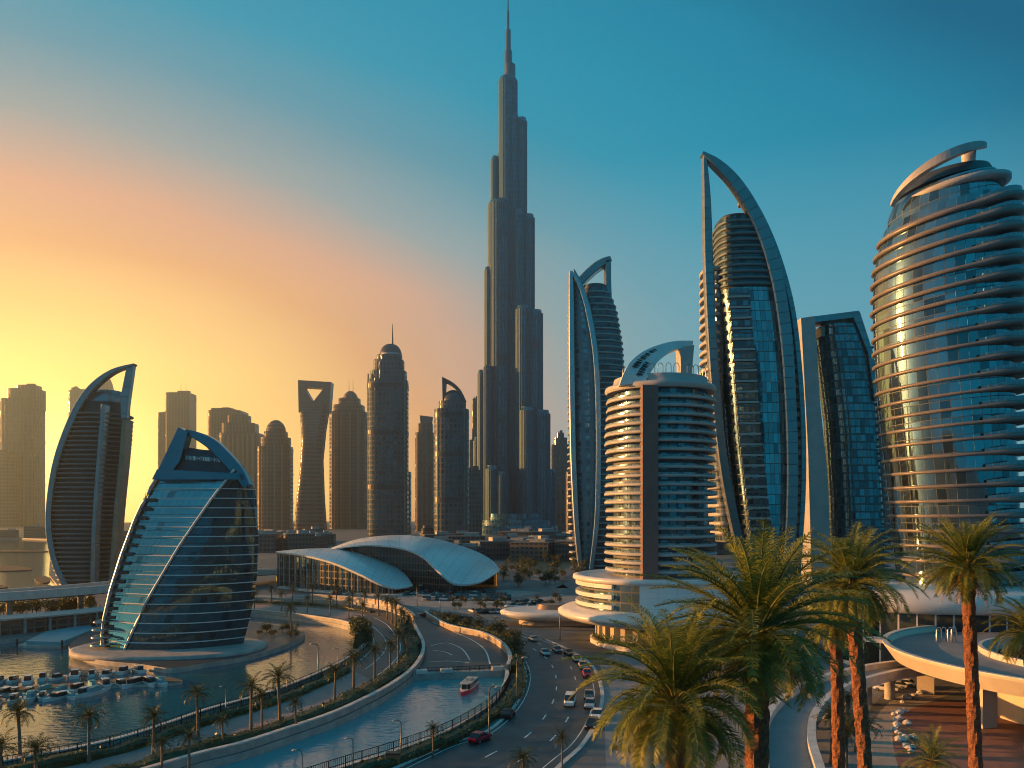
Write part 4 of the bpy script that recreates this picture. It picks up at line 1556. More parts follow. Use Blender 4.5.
tiers(T, S, [(331, 368, 535, 413), (334, 364, 415, 406), (339, 360, 408, 399), (360, 371, 535, 420)], M['grid_wall'], 0.9, 4)
dome(T, S, 343, 358, 400, 391, M['pier_wall'])
mast(T, S, 349, 393, 379, 0.8)
mast(T, S, 353, 393, 379, 0.8)
piers(T, S, 333, 366, 535, 415, 4, -29, 2.6)
T, S = far_tower(388, 1000, 'tall dark tower with pointed glass dome and spire, left of the tallest tower')
tiers(T, S, [(368, 408, 540, 381), (371, 406.5, 383, 372), (374, 404, 374, 361), (377, 402, 363, 356)], M['blue_wall'], 0.9, 3.2)
dome(T, S, 379.5, 402, 357, 344, M['dark_steel'], 'dome', 0.8)
mast(T, S, 392.5, 347, 324, 1.3, 'spire')
piers(T, S, 368.5, 380, 540, 376, 3, -19, 1.6, M['bronze'])
piers(T, S, 397, 408, 540, 376, 3, -19, 1.6, M['bronze'])
mb = MB()
mb.loft([ell(S.x(391), 0, S.w(11.3), S.w(10.5), S.z(357.2), 24), ell(S.x(391), 0, S.w(11.0), S.w(10.2), S.z(354), 24)])
mb.build('lantern_band', M['slab'], T)
T, S = far_tower(403, 1250, 'narrow hazy slab tucked behind the right side of the domed spire tower')
tiers(T, S, [(395, 411, 537, 472)], M['pier_wall'])
T, S = far_tower(425, 1500, 'slim hazy tower with small white fin crest, left of the dark finned tower')
tiers(T, S, [(415.5, 434, 537, 433), (418, 433, 435, 424)], M['pier_wall'], 0.9, 4)
mb = MB()
mb.xz(S.pts([(420, 415.5), (433, 417), (432, 425), (421, 428)]), -3, 3)
mb.build('crest_fin', M['dark_steel'], T)
T, S = far_tower(452, 860, 'dark rounded tower with sail fin on its crown, just left of the tallest tower')
tiers(T, S, [(434.5, 469, 543, 410), (439, 466, 412, 402)], M['blue_wall'], 0.9, 2.8)
dome(T, S, 442, 464.5, 403, 390, M['dark_steel'])
path = [(p.x, p.y) for p in smooth_path([S.pt(*q) for q in [(444, 380), (453, 385), (460, 392), (465, 402)]], 5)]
mb = MB()
mb.arch(path, S.w(3), -6, 6)
mb.xz(S.pts([(442.5, 377.5), (446.5, 380), (445.5, 398), (443, 402)]), -6, 6)
mb.build('crest_fin', M['dark_steel'], T)
piers(T, S, 436, 468, 543, 410, 5, -19, 1.4, M['bronze'])
T, S = far_tower(430, 900, 'small tiered pale pavilion block at the foot of the finned tower')
tiers(T, S, [(420, 436, 543, 533), (421.5, 434, 534, 528), (423, 432, 529, 525)], M['band_wall'], 0.8, 3)
T, S = far_tower(475, 1500, 'hazy thin tower close behind the left side of the tallest tower')
tiers(T, S, [(469.5, 481, 535, 440), (472, 481, 441, 399)], M['pier_wall'])
T, S = far_tower(474, 1050, 'low dark block at the left foot of the tallest tower')
tiers(T, S, [(466, 482, 540, 470)], M['blue_wall'])
T, S = far_tower(561, 1500, 'pale hazy tower with stepped top, right of the tallest tower')
tiers(T, S, [(551, 571, 535, 445), (554, 567, 446, 438), (557, 564, 439, 433)], M['pier_wall'])
T, S = far_tower(600, 1300, 'hazy slab hidden behind the slim blade tower')
tiers(T, S, [(566, 584, 536, 472)], M['pier_wall'])
T, S = far_tower(877, 700, 'grey tower standing in the gap left of the round glass tower')
tiers(T, S, [(868, 892, 549, 400), (872, 890, 401, 393)], M['grid_wall'], 1, 5)
T, S = far_tower(720, 620, 'dim tower seen low between the balcony tower and the arched tower')
tiers(T, S, [(690, 735, 553, 455)], M['grid_wall'], 1, 5)

# ------------------------------------------------------------------ hall with two shell roofs
O = Vector(PD(385, 0, 325))
O.z = 0
T = thing('shell_hall', 'low hall under two overlapping pearl white curved shell roofs beyond the canal', 'building', O)


def shell(front, back, bulge, name):
    Fp = [p for p in smooth_path([PD(*q) - O for q in front], 5)]
    Bp = [p for p in smooth_path([PD(*q) - O for q in back], 5)]
    n = len(Fp)
    rows = 10
    top, bot = [], []
    for j in range(rows + 1):
        t = j / rows
        rt, rb = [], []
        for i in range(n):
            w = math.sin(math.pi * i / (n - 1)) ** 0.7
            p = Fp[i].lerp(Bp[i], t) + Vector((0, 0, bulge * w * math.sin(math.pi * t)))
            rt.append(tuple(p))
            rb.append((p.x, p.y + 0.1, p.z - 0.15 - 0.75 * w))
        top.append(rt)
        bot.append(rb)
    mb = MB()
    mb.loft(top, closed=False, cap0=False, cap1=False)
    mb.loft([list(reversed(r)) for r in bot], closed=False, cap0=False, cap1=False)
    mb.loft([bot[0], top[0]], closed=False, cap0=False, cap1=False, smooth=False)
    mb.loft([top[-1], bot[-1]], closed=False, cap0=False, cap1=False, smooth=False)
    mb.build(name, M['shell'], T)
    return Fp, Bp


def shell_wall(edge, inset, k0, k1, mat):
    n = len(edge)
    a, b = int(n * k0), int(n * k1)
    mb = MB()
    u = 0
    for i in range(a, b - 1):
        p, q = edge[i], edge[i + 1]
        w = (q - p).length
        z0, z1 = max(p.z - 0.9, 0.1), max(q.z - 0.9, 0.1)
        mb.face([(p.x, p.y + inset, 0), (q.x, q.y + inset, 0), (q.x, q.y + inset, z1), (p.x, p.y + inset, z0)], [(u, 0), (u + w, 0), (u + w, z1), (u, z0)])
        u += w
    mb.build('glass_wall', mat, T)


fac('hall_glass', (0.10, 0.09, 0.08), (0.06, 0.09, 0.10), 2.6, 1.6, 0.8, 0.72, metal=0.5, grough=0.12, dark=0.3)
f1, b1 = shell([(275, 552, 330), (300, 554.5, 318), (330, 561.5, 308), (358, 573, 300), (378, 583, 296), (395, 588, 296), (412.5, 586, 300)],
               [(276, 551.5, 334), (310, 548.5, 345), (345, 549, 345), (370, 554, 340), (390, 563, 330), (405, 574, 318), (413, 585, 304)], 1.2, 'shell_roof')
f2, b2 = shell([(330, 549.5, 342), (365, 545, 328), (400, 547.5, 320), (422, 556, 314), (438, 571, 308), (455, 583.5, 304), (480, 582, 308), (499, 571, 322)],
               [(331, 548, 347), (360, 538.5, 365), (400, 535, 375), (435, 538.5, 375), (462, 546, 370), (482, 554, 360), (494, 562, 345), (499.5, 570, 327)], 1.6, 'shell_roof')
shell_wall(f1, 3.0, 0.02, 0.84, M['hall_glass'])
shell_wall(f2, 4.0, 0.03, 0.80, M['hall_glass'])
for i in range(22):
    e = f1[1 + int(i * 1.1)]
    mb = MB()
    mb.box((e.x, e.y + 1.6, max(0.2, (e.z - 0.9) / 2)), (0.4, 0.4, max(0.3, e.z - 1.0)))
    mb.build('column', M['steel'], T)
mb = MB()
A = [(p.x, p.y - 1.5) for p in f1[1:28]]
B = [(p.x, p.y + 14) for p in f1[1:28]]
mb.prism(A + B[::-1], 0.0, 0.7)
mb.build('plinth', M['kerb'], T)
mb = MB()
A = [(p.x, p.y + 1) for p in b2[2:34]]
B = [(p.x, p.y + 1.4) for p in b2[2:34]]
for p, q in zip(b2[2:33], b2[3:34]):
    mb.face([(p.x, p.y, 0), (q.x, q.y, 0), (q.x, q.y, q.z - 0.6), (p.x, p.y, p.z - 0.6)][::-1])
mb.build('rear_wall', M['hall_glass'], T)

# ------------------------------------------------------------------ elevated road at left
def deck(name, label, pts, w, th, rail, cat='bridge', mat='asphalt', cols=True, loc0=None, edge='kerb'):
    path = smooth_path([Vector(p) for p in pts], 8)
    o = Vector((path[0].x, path[0].y, 0))
    T = thing(name, label, cat, o)
    A = offset_path([(p.x, p.y) for p in path], -w / 2)
    B = offset_path([(p.x, p.y) for p in path], w / 2)
    zs = [p.z for p in path]

    def strip(a, b, dz0, dz1, nm, mt):
        mb = MB()
        mb.loft([[(p[0] - o.x, p[1] - o.y, z + dz0), (q[0] - o.x, q[1] - o.y, z + dz0), (q[0] - o.x, q[1] - o.y, z + dz1), (p[0] - o.x, p[1] - o.y, z + dz1)] for p, q, z in zip(a, b, zs)], smooth=False)
        return mb.build(nm, mt, T)
    strip(A, B, -th, 0, 'deck', M[mat])
    lerp = lambda a, b, k: [(p[0] + (q[0] - p[0]) * k, p[1] + (q[1] - p[1]) * k) for p, q in zip(a, b)]
    e = 0.45 / w
    strip(lerp(A, B, -e), lerp(A, B, e), -th * 0.8, rail, 'parapet', M[edge])
    strip(lerp(A, B, 1 - e), lerp(A, B, 1 + e), -th * 0.8, rail, 'parapet', M[edge])
    if cols:
        for i in range(3, len(path) - 2, 5):
            p = path[i]
            if p.z - th > 1.0:
                mb = MB()
                mb.loft([ell(p.x - o.x, p.y - o.y, .8, .8, 0, 12), ell(p.x - o.x, p.y - o.y, .8, .8, p.z - th - 1, 12), ell(p.x - o.x, p.y - o.y, 1.8, 1.2, p.z - th, 12)])
                mb.build('column', M['quay'], T)
    return T


deck('viaduct', 'pale curved viaduct crossing behind the glass sail building at far left', [(-240, 165, 8.5), (-160, 205, 8.2), (-133, 232, 8.0), (-122, 262, 7.8), (-118, 300, 7.2), (-112, 345, 5.5), (-95, 400, 3.0), (-70, 450, 1.3)], 11, 1.6, 1.0)
T = thing('arcade', 'dark arcade of shops along the lagoon shore under the viaduct', 'building', (-118, 205, 0))
mb = MB()
pa = [(-230, 165), (-150, 190), (-122, 210), (-108, 232), (-100, 250)]
pa = [(p.x, p.y) for p in smooth_path([Vector(p) for p in pa], 5)]
A, B = offset_path(pa, -3.5), offset_path(pa, 3.5)
mb.loft([[(p[0] + 118, p[1] - 205, 0), (q[0] + 118, q[1] - 205, 0), (q[0] + 118, q[1] - 205, 3.6), (p[0] + 118, p[1] - 205, 3.6)] for p, q in zip(A, B)], smooth=False)
mb.build('shop_wall', M['hall_glass'], T)
for i in range(0, len(pa), 1):
    mb = MB()
    q = B[i] if B[i][1] < A[i][1] else A[i]
    mb.box((q[0] + 118, q[1] - 205 - 0.8, 1.9), (0.5, 0.5, 3.8))
    mb.build('column', M['quay'], T)
mb = MB()
A, B = offset_path(pa, -4.6), offset_path(pa, 4.6)
mb.loft([[(p[0] + 118, p[1] - 205, 3.7), (q[0] + 118, q[1] - 205, 3.7), (q[0] + 118, q[1] - 205, 4.1), (p[0] + 118, p[1] - 205, 4.1)] for p, q in zip(A, B)], smooth=False)
mb.build('roof_slab', M['slab'], T)

# ------------------------------------------------------------------ low city at the foot of the skyline: every block a thing
fac('low_wall', (0.11, 0.10, 0.09), (0.05, 0.06, 0.07), 3.4, 3.0, 0.5, 0.6, metal=0.3, grough=0.2)
fac('low_wall_grey', (0.08, 0.09, 0.10), (0.05, 0.07, 0.08), 3.2, 2.6, 0.55, 0.7, metal=0.4, grough=0.2)


def low_block(name, w, d_, h, mat, label, loc, rz):
    t = thing(name, label, 'building', loc, rz, 'low city blocks')
    mb = MB()
    mb.prism([(-w / 2, -d_ / 2), (w / 2, -d_ / 2), (w / 2, d_ / 2), (-w / 2, d_ / 2)], 0, h)
    mb.build('wall', mat, t)
    mb = MB()
    mb.box((0, 0, h + 0.35), (w + 0.6, d_ + 0.6, 0.7))
    mb.build('roof', M['pave'], t)
    mb = MB()
    mb.box((w * .15, d_ * .1, h + 1.9), (w * .4, d_ * .4, 2.4))
    mb.build('roof_plant', M['quay'], t)
    return t


rr = random.Random(21)
protos = []
for k in range(5):
    w, d_, h = rr.uniform(16, 34), rr.uniform(14, 24), rr.uniform(6, 15)
    protos.append((w, d_, h))
LOWLAB = 'low flat roofed block in the dim city at the foot of the skyline'
made = [None] * 5
zones = [(235, 330, 541, 553, 34), (400, 575, 540.5, 560, 46), (575, 1010, 541, 556, 36), (-30, 60, 535.5, 538, 8), (120, 230, 538, 548, 16)]
for x0, x1, y0, y1, cnt in zones:
    for _ in range(cnt):
        px, py = rr.uniform(x0, x1), rr.uniform(y0, y1)
        p = P(px, py)
        if 440 < px < 595 and p.y > 1120 and p.y < 1330:
            continue
        if 265 < px < 505 and p.y < 420:
            continue
        if 540 < px < 640 and 400 < p.y < 500:
            continue
        k = rr.randrange(5)
        s = rr.uniform(0.7, 1.2)
        rz = rr.uniform(-.5, .5)
        if made[k] is None:
            made[k] = low_block('low_building', *protos[k], M['low_wall'] if k % 2 else M['low_wall_grey'], LOWLAB, p, rz)
            o = made[k]
        else:
            o = copy_tree(made[k])
            o.location = p
            o.rotation_euler = (0, 0, rz)
        o.scale = (s, s, rr.uniform(0.6, 1.1))
# ------------------------------------------------------------------ right foreground: podium, ring deck, ramp
S = Site(960, 150)
T = thing('podium_building', 'low white podium with dark window strip at the foot of the round glass tower', 'building', (S.loc[0], 150, 0))
mb = MB()
mb.loft([ell(14, 14, 31, 14, z, 60, 2.6) for z in (0, 6, 11.2)])
fac('strip_glass', (0.55, 0.56, 0.56), (0.05, 0.08, 0.10), 5.6, 3.2, 0.86, 0.9, metal=0.6, grough=0.1, dark=0.3)
mb.build('window_wall', M['strip_glass'], T)
mb = MB()
mb.loft([ell(14, 14, 31.6, 14.6, 11.2, 60, 2.6), ell(14, 14, 33.2, 16, 11.8, 60, 2.6), ell(14, 14, 33.2, 16, 14.4, 60, 2.6), ell(14, 14, 31, 14, 15.4, 60, 2.6), ell(14, 14, 26, 10, 15.7, 60, 2.6)])
mb.build('roof', M['white'], T)
mb = MB()
mb.loft([ell(14, 14, 31.8, 14.8, 5.3, 60, 2.6), ell(14, 14, 31.8, 14.8, 6.0, 60, 2.6)])
mb.build('floor_band', M['white'], T)

# ring shaped deck
RC = Vector((93.5, 121, 0))
T = thing('ring_deck', 'round raised deck with open middle and orange sunlit rim, carried on piers', 'deck', RC)
ZD = 8.0
RO, RI_ = 33.0, 19.5


def circ(r, z, n=96, cx=0.0, cy=0.0):
    return [(cx + math.cos(2 * math.pi * k / n) * r, cy + math.sin(2 * math.pi * k / n) * r, z) for k in range(n)]


def annulus(parent, name, mat, prof, n=96, cx=0.0, cy=0.0):
    """closed profile of (radius, z) turned round the middle"""
    mb = MB()
    m_ = len(prof)
    for k in range(n):
        a, b = 2 * math.pi * k / n, 2 * math.pi * (k + 1) / n
        for i in range(m_):
            (r0, z0), (r1, z1) = prof[i], prof[(i + 1) % m_]
            q = [(cx + math.cos(a) * r0, cy + math.sin(a) * r0, z0), (cx + math.cos(b) * r0, cy + math.sin(b) * r0, z0), (cx + math.cos(b) * r1, cy + math.sin(b) * r1, z1), (cx + math.cos(a) * r1, cy + math.sin(a) * r1, z1)]
            mb.face(q, [(a * r0, z0), (b * r0, z0), (b * r1, z1), (a * r1, z1)])
    return mb.build(name, mat, parent)


M['deckgrey'] = plain('grey_deck', (0.21, 0.215, 0.22), 0.7, var=0.2, scale=0.15)
M['rim'] = plain('warm_concrete_rim', (0.52, 0.46, 0.38), 0.6, var=0.12, scale=0.2)
annulus(T, 'deck', M['deckgrey'], [(RI_ + 0.4, ZD - 1.2), (RO - 0.4, ZD - 1.2), (RO - 0.4, ZD), (RI_ + 0.4, ZD)])
annulus(T, 'rim', M['rim'], [(RO - 4.0, ZD - 1.9), (RO - 0.6, ZD - 1.6), (RO + 0.9, ZD + 0.55), (RO + 1.0, ZD + 0.9), (RO + 0.4, ZD + 0.9), (RO - 0.3, ZD + 0.2), (RO - 0.4, ZD - 1.1)])
annulus(T, 'rim_cap', M['kerb'], [(RO + 0.3, ZD + 0.91), (RO + 1.1, ZD + 0.91), (RO + 1.1, ZD + 1.1), (RO + 0.3, ZD + 1.1)])
annulus(T, 'inner_parapet', M['kerb'], [(RI_ - 0.2, ZD - 1.8), (RI_ + 0.4, ZD - 1.8), (RI_ + 0.4, ZD + 0.9), (RI_ - 0.2, ZD + 0.9)])
for a in (196, 222, 250, 275, 300, 150, 110):
    mb = MB()
    mb.box((math.cos(R(a)) * 27.5, math.sin(R(a)) * 27.5, 3.05), (2.6, 1.7, 6.1), R(a))
    mb.build('pier', M['rim'], T)
mb = MB()
pr = [(math.cos(R(a)) * 21.5, math.sin(R(a)) * 21.5) for a in range(176, 310, 6)]
pr2 = [(math.cos(R(a)) * 20.5, math.sin(R(a)) * 20.5) for a in range(304, 175, -6)]
mb.prism(pr + pr2[1:], 0.02, 6.05)
mb.build('under_wall', M['rim'], T)
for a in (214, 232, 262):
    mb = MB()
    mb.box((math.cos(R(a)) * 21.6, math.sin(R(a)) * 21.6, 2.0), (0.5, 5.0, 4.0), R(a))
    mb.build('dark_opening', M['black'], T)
tg = thing('deck_furniture', 'small cluster of pale posts standing on the ring deck', 'bollard', (RC.x - 20, RC.y + 17.5, ZD))
for i, (x, y) in enumerate(((0, 0), (1.0, .3), (2.0, 0.1), (2.9, .6))):
    mb = MB()
    mb.tube([(x, y, 0), (x, y, 2.1), (x + .25, y, 2.5), (x + .6, y, 2.5), (x + .8, y, 2.1), (x + .8, y, 0)], 0.12, 6)
    mb.build('post', M['steel'], tg)
tp = thing('roof_planting', 'dark planted court in the open middle of the ring deck', 'planter', (RC.x, RC.y, 0))
mb = MB()
mb.loft([circ(18.6, 0.0, 48), circ(18.6, 6.2, 48)])
mb.build('planter_body', M['soil'], tp)
mb = MB()
rr = random.Random(4)
for _ in range(5200):
    a, q = rr.uniform(0, 2 * math.pi), 18.4 * math.sqrt(rr.random())
    c = Vector((math.cos(a) * q, math.sin(a) * q, 6.2 + rr.uniform(0, 1.2) * (0.4 + abs(noise.noise(Vector((math.cos(a) * q * .2, math.sin(a) * q * .2, 0)))))))
    d1 = Vector((rr.gauss(0, 1), rr.gauss(0, 1), rr.gauss(0, 1))).normalized() * rr.uniform(.2, .5)
    d2 = Vector((rr.gauss(0, 1), rr.gauss(0, 1), rr.gauss(0, 1))).normalized() * .2
    mb.face([c - d1, c - d2, c + d1, c + d2])
mb.build('foliage', M['hedge'], tp)

# curved ramp below the palms
L_ = curve([(772, 800), (769, 768), (769, 745), (771, 723), (784, 706), (806, 690), (838, 677), (868, 668), (910, 661)], 5)
ramp_z = lambda k: 3.0
def ramp_pts(lst, z):
    return [P(px, py, z) for px, py in lst]
cl = [(795, 790), (791, 768), (787, 745), (790, 724), (800, 708), (818, 693), (845, 682), (880, 673), (915, 668)]
deck('ramp', 'narrow curved footbridge ramp with pale edges winding under the palms to the ring deck', [P(px, py, 4.5) for px, py in cl], 5.2, 0.7, 0.9, 'ramp', 'deckgrey')
cl2 = [(985, 560 + 45), (1000, 640)]
# grey forecourt, brick court
mb = MB()
mb.sheet([g(*p) for p in [(606, 768), (604, 700), (600, 660), (640, 645), (700, 640), (880, 640), (905, 670), (860, 720), (870, 800), (640, 800)]], 0.004)
tag(mb.build('forecourt', M['deckgrey']), kind='structure')
mb = MB()
mb.sheet(curve([(905, 790), (893, 745), (897, 720), (925, 704), (980, 700), (1100, 700), (1180, 790), (905, 790)], 4)[:-1], 0.008)
tag(mb.build('brick_court', M['brick']), kind='structure')
mb = MB()
mb.sheet(curve([(862, 790), (866, 740), (880, 712), (905, 694), (960, 690), (930, 702), (900, 718), (895, 745), (905, 790), (862, 790)], 4)[:-1], 0.006)
tag(mb.build('sandy_court', M['sand']), kind='structure')
rr = random.Random(12)
proto = None
edge = curve([(898, 712), (896, 722), (898, 733), (904, 742), (913, 749), (905, 703), (915, 697), (925, 693)], 4)
for i, p in enumerate(edge):
    mb = MB()
    s = rr.uniform(.35, .8)
    rings = []
    for j in range(5):
        t = j / 4
        w = math.sin(math.pi * (0.25 + 0.7 * t)) * s
        rings.append([(math.cos(a) * w * rr.uniform(.8, 1.2), math.sin(a) * w * rr.uniform(.8, 1.2), t * s * 1.1) for a in [k * math.pi / 4 for k in range(8)]])
    mb.loft(rings, smooth=False)
    o = mb.build('boulder', M['kerb'], None, (p[0] + rr.uniform(-.4, .4), p[1] + rr.uniform(-.6, .6), 0))
    tag(o, 'pale boulder edging the brick court under the ring deck', 'boulder', 'boulders edging the brick court')

# ------------------------------------------------------------------ date palms
def palm_frond(mb, base, az, pitch, length, droop, nleaf, lw, ll, rr, mrach=0, mleaf=0):
    n = 12
    pos = Vector(base)
    pts = [pos.copy()]
    ds = length / n
    side_w = rr.uniform(-.25, .25)
    dirs = []
    for i in range(n):
        s = (i + 0.5) / n
        pt = pitch - droop * s ** 1.25
        a = az + side_w * s
        d = Vector((math.cos(a) * math.cos(pt), math.sin(a) * math.cos(pt), math.sin(pt)))
        dirs.append(d)
        pos = pos + d * ds
        pts.append(pos.copy())
    mb.tube([tuple(p) for p in pts[::2]], [0.035 * length / 3 * (1 - i / 7) + 0.006 for i in range(len(pts[::2]))], 3, mrach, cap=False)
    for k in range(nleaf):
        s = 0.10 + 0.90 * (k + rr.random()) / nleaf
        f = s * n
        i = min(n - 1, int(f))
        p = pts[i].lerp(pts[i + 1], f - i)
        d = dirs[i]
        side = d.cross(Vector((0, 0, 1)))
        if side.length < 0.05:
            side = Vector((1, 0, 0))
        side.normalize()
        up = side.cross(d).normalized()
        prof = (math.sin(math.pi * min(1, 0.12 + 0.86 * s)) ** 0.55) * ll
        for sg in (-1, 1):
            l = prof * rr.uniform(.8, 1.15)
            v = (d * rr.uniform(.55, .8) + side * sg * rr.uniform(.6, .85) + up * rr.uniform(.05, .4)).normalized()
            v2 = (v + Vector((0, 0, -rr.uniform(.35, .8)))).normalized()
            w = d * lw * .5
            m1 = p + v * l * .5
            tip = m1 + v2 * l * .5
            mb.face([p - w, p + w, m1 + w * .8, m1 - w * .8], None, mleaf)
            mb.face([m1 - w * .8, m1 + w * .8, tip], None, mleaf)


def big_palm_crown(seed, R_, nf=88, nleaf=54):
    rr = random.Random(seed)
    mb = MB()
    dv, lv = rr.uniform(.8, 1.25), rr.uniform(-8, 8)
    for k in range(nf):
        t = (k + 0.5) / nf                     # 0 = youngest, upright
        az = k * 2.39996 + rr.uniform(-.2, .2)
        pitch = R(86 - (98 + lv) * t ** 0.85 + rr.uniform(-12, 12))
        droop = R((40 + 50 * min(1, t * 1.6)) * dv + rr.uniform(-16, 24))
        L = R_ * (0.82 + 0.34 * math.sin(math.pi * min(1, .15 + t))) * rr.uniform(.88, 1.1)
        base = (math.cos(az) * .22 * R_ / 3.4, math.sin(az) * .22 * R_ / 3.4, .3 - .75 * t * R_ / 3.4)
        palm_frond(mb, base, az, pitch, L, droop, nleaf, 0.043 * R_ / 3.4, 0.68 * R_ / 3.4, rr, 1, 0)
    return mb


def dry_skirt(seed, R_, n=16):
    rr = random.Random(seed)
    mb = MB()
    for k in range(n):
        az = k * 2 * math.pi / n + rr.uniform(-.2, .2)
        palm_frond(mb, (math.cos(az) * .25, math.sin(az) * .25, -.55 * R_ / 3.4), az, R(rr.uniform(-30, 0)), R_ * rr.uniform(.45, .75), R(rr.uniform(50, 75)), 20, .03 * R_ / 3.4, .42 * R_ / 3.4, rr, 0, 0)
    return mb


def palm_trunk(h, r0, r1, lean, seed, n=18):
    """leaf boots wind round the trunk as staggered lozenges"""
    rr = random.Random(seed)
    mb = MB()
    rings = []
    step = 0.16
    m_ = int(h / step)
    for j in range(m_ + 1):
        t = j / m_
        z = h * t
        rad = r0 + (r1 - r0) * t
        top = max(0, (z - (h - 1.5)) / 1.5)
        rad *= 1 + 0.30 * math.sin(top * math.pi * .72)
        ring = []
        for k in range(n):
            a = 2 * math.pi * k / n
            boot = (0.5 + 0.5 * math.cos(a * 6 + z * 4.2)) * (0.5 + 0.5 * math.cos(a * 6 - z * 4.2))
            q = rad * (1 + 0.2 * boot + rr.uniform(-.04, .04))
            lx = lean[0] * (t ** 1.3)
            ly = lean[1] * (t ** 1.3)
            ring.append((math.cos(a) * q + lx - lean[0], math.sin(a) * q + ly - lean[1], z - h))
        rings.append(ring)
    mb.loft(rings, smooth=False)
    return mb


def date_palm(label, px, py, d, R_, tr, lean=(0, 0), seed=1, low=None, nf=98, nleaf=54, z0=0.0):
    top = PD(px, py, d)
    h = top.z - z0
    T = thing('date_palm', label, 'palm tree', (top.x - lean[0], top.y - lean[1], z0), 0, 'tall date palms in front')
    o = palm_trunk(h, tr * 1.12, tr, lean, seed).build('trunk', M['trunk'], T, (lean[0], lean[1], h))
    o = big_palm_crown(seed, R_, nf, nleaf).build('crown', [M['frond'], M['rachis']], T, (lean[0], lean[1], h + 0.2))
    dry_skirt(seed + 50, R_).build('dry_skirt', M['deadfrond'], T, (lean[0], lean[1], h))
    return T


date_palm('tall date palm with thick rust trunk and full shaggy crown, centre of the front palms', 757, 634, 30, 3.8, .40, (0, 0), 1)
date_palm('leaning date palm with dark crown, its trunk bending down to the right', 851, 588, 40, 3.0, .31, (-1.7, 0), 2)
date_palm('slim straight date palm with sunlit trunk between the shaggy and the leaning palm', 836, 624, 44, 2.4, .31, (-.4, 0), 3, nf=56)
date_palm('slender date palm with bright trunk before the ring deck and white podium', 967, 572, 46, 3.05, .33, (-1.0, 0), 4)
date_palm('low full date palm filling the bottom, left of the shaggy palm', 676, 706, 28, 3.4, .34, (0, 0), 5, nf=96)
date_palm('date palm cut by the right edge of view beside the slender palm', 1032, 640, 44, 2.3, .34, (0, 0), 6, nf=80)
date_palm('short palm whose crown just shows at the bottom before the brick court', 932, 762, 70, 3.0, .34, (0, 0), 8, nf=46, nleaf=36)


def small_crown(seed, R_=2.6, nf=26, nleaf=18, droop=1.0):
    rr = random.Random(seed)
    mb = MB()
    for k in range(nf):
        t = (k + .5) / nf
        az = k * 2.39996 + rr.uniform(-.3, .3)
        palm_frond(mb, (0, 0, 0), az, R(78 - 92 * t + rr.uniform(-10, 10)), R_ * rr.uniform(.85, 1.1), R((50 + 45 * t) * droop), nleaf, .075, .62, rr, 0, 0)
    return mb


SP = []
for s_, dr in ((31, 1.0), (32, 1.15), (33, .85), (34, 1.3)):
    T = thing('promenade_palm', 'x', 'palm tree', (0, 0, -100), 0, 'small palms along the promenade')
    mb = MB()
    rr = random.Random(s_)
    lx = rr.uniform(-.25, .25)
    mb.loft([[(math.cos(a) * r_ + lx * (z / 6) ** 2, math.sin(a) * r_, z) for a in [k * math.pi / 5 for k in range(10)]] for z, r_ in ((0, .34), (.8, .24), (2, .2), (3.2, .21), (4.5, .19), (5.6, .2), (6.2, .27), (6.5, .2))], smooth=False)
    mb.build('trunk', M['twig'], T)
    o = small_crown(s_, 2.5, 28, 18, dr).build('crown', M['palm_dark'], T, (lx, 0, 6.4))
    SP.append([T, False])
pal_i = 0


def small_palm(x, y, h, label, z0=0.0, k=None, fat=1.0, group=None):
    global pal_i
    k = pal_i % len(SP) if k is None else k
    pal_i += 1
    T, used = SP[k]
    if used:
        T = copy_tree(T)
    SP[k][1] = True
    T.location = (x, y, z0)
    T['label'] = label
    if group:
        T['group'] = group
    T.rotation_euler = (0, 0, random.uniform(0, 6.28))
    s = h / 6.6
    T.scale = (s * fat, s * fat, s)
    return T


def palm_px(px, pc, pb, label, k=None, fat=1.0, bx=None):
    b = P(bx or px, pb)
    h = (pb - pc) * b.y / F
    return small_palm(b.x, b.y, max(h, 1.5), label, 0, k, fat)


LP = [(20, 711, 765, 'palm with spread crown over the lagoon, leftmost tall one at the bottom left', 0), (36, 748, 800, 'bushy low palm in the bottom left corner', 1.25), (0, 746, 800, 'palm cut by the left edge near the bottom corner', 1.1),
      (89, 715, 763, 'faint upright palm on the parapet walk, second from bottom left over dark water', 0), (153, 716, 764, 'full dark palm under the island, standing over the lagoon', 0), (198, 693, 738, 'slim palm rising clear against the dark lagoon below the island', 0),
      (251, 686, 733, 'left and nearer one of the palm pair before the orange water reflection', 0), (262, 696, 735, 'right and lower one of the palm pair before the orange water reflection', 0), (280, 676, 728, 'tallest palm with open crown before the orange water reflection', 0),
      (223, 720, 750, 'short palm on the pink path left of the palm pair', 0), (189, 737, 775, 'bushy palm at the bottom beside the pink path', 1.2), (162, 742, 775, 'low leafy palm at the bottom next to the full dark palm', 1.3), (296, 702, 732, 'short bushy palm on the path right of the tallest open crowned palm', 1.1),
      (524, 757, 800, 'palm crown just showing at the bottom beside the main road', 1.2), (562, 738, 775, 'thin palm at the right kerb of the main road', .8), (433, 728, 757, 'lone yellowish palm on the canal railing beside the orange box', 0)]
for px, pc, pb, lab, fat in LP:
    palm_px(px, pc, pb, lab, None, fat or 1.0)
row = resample([p for p in prom(0.72)], 9.0)
cnt = 0
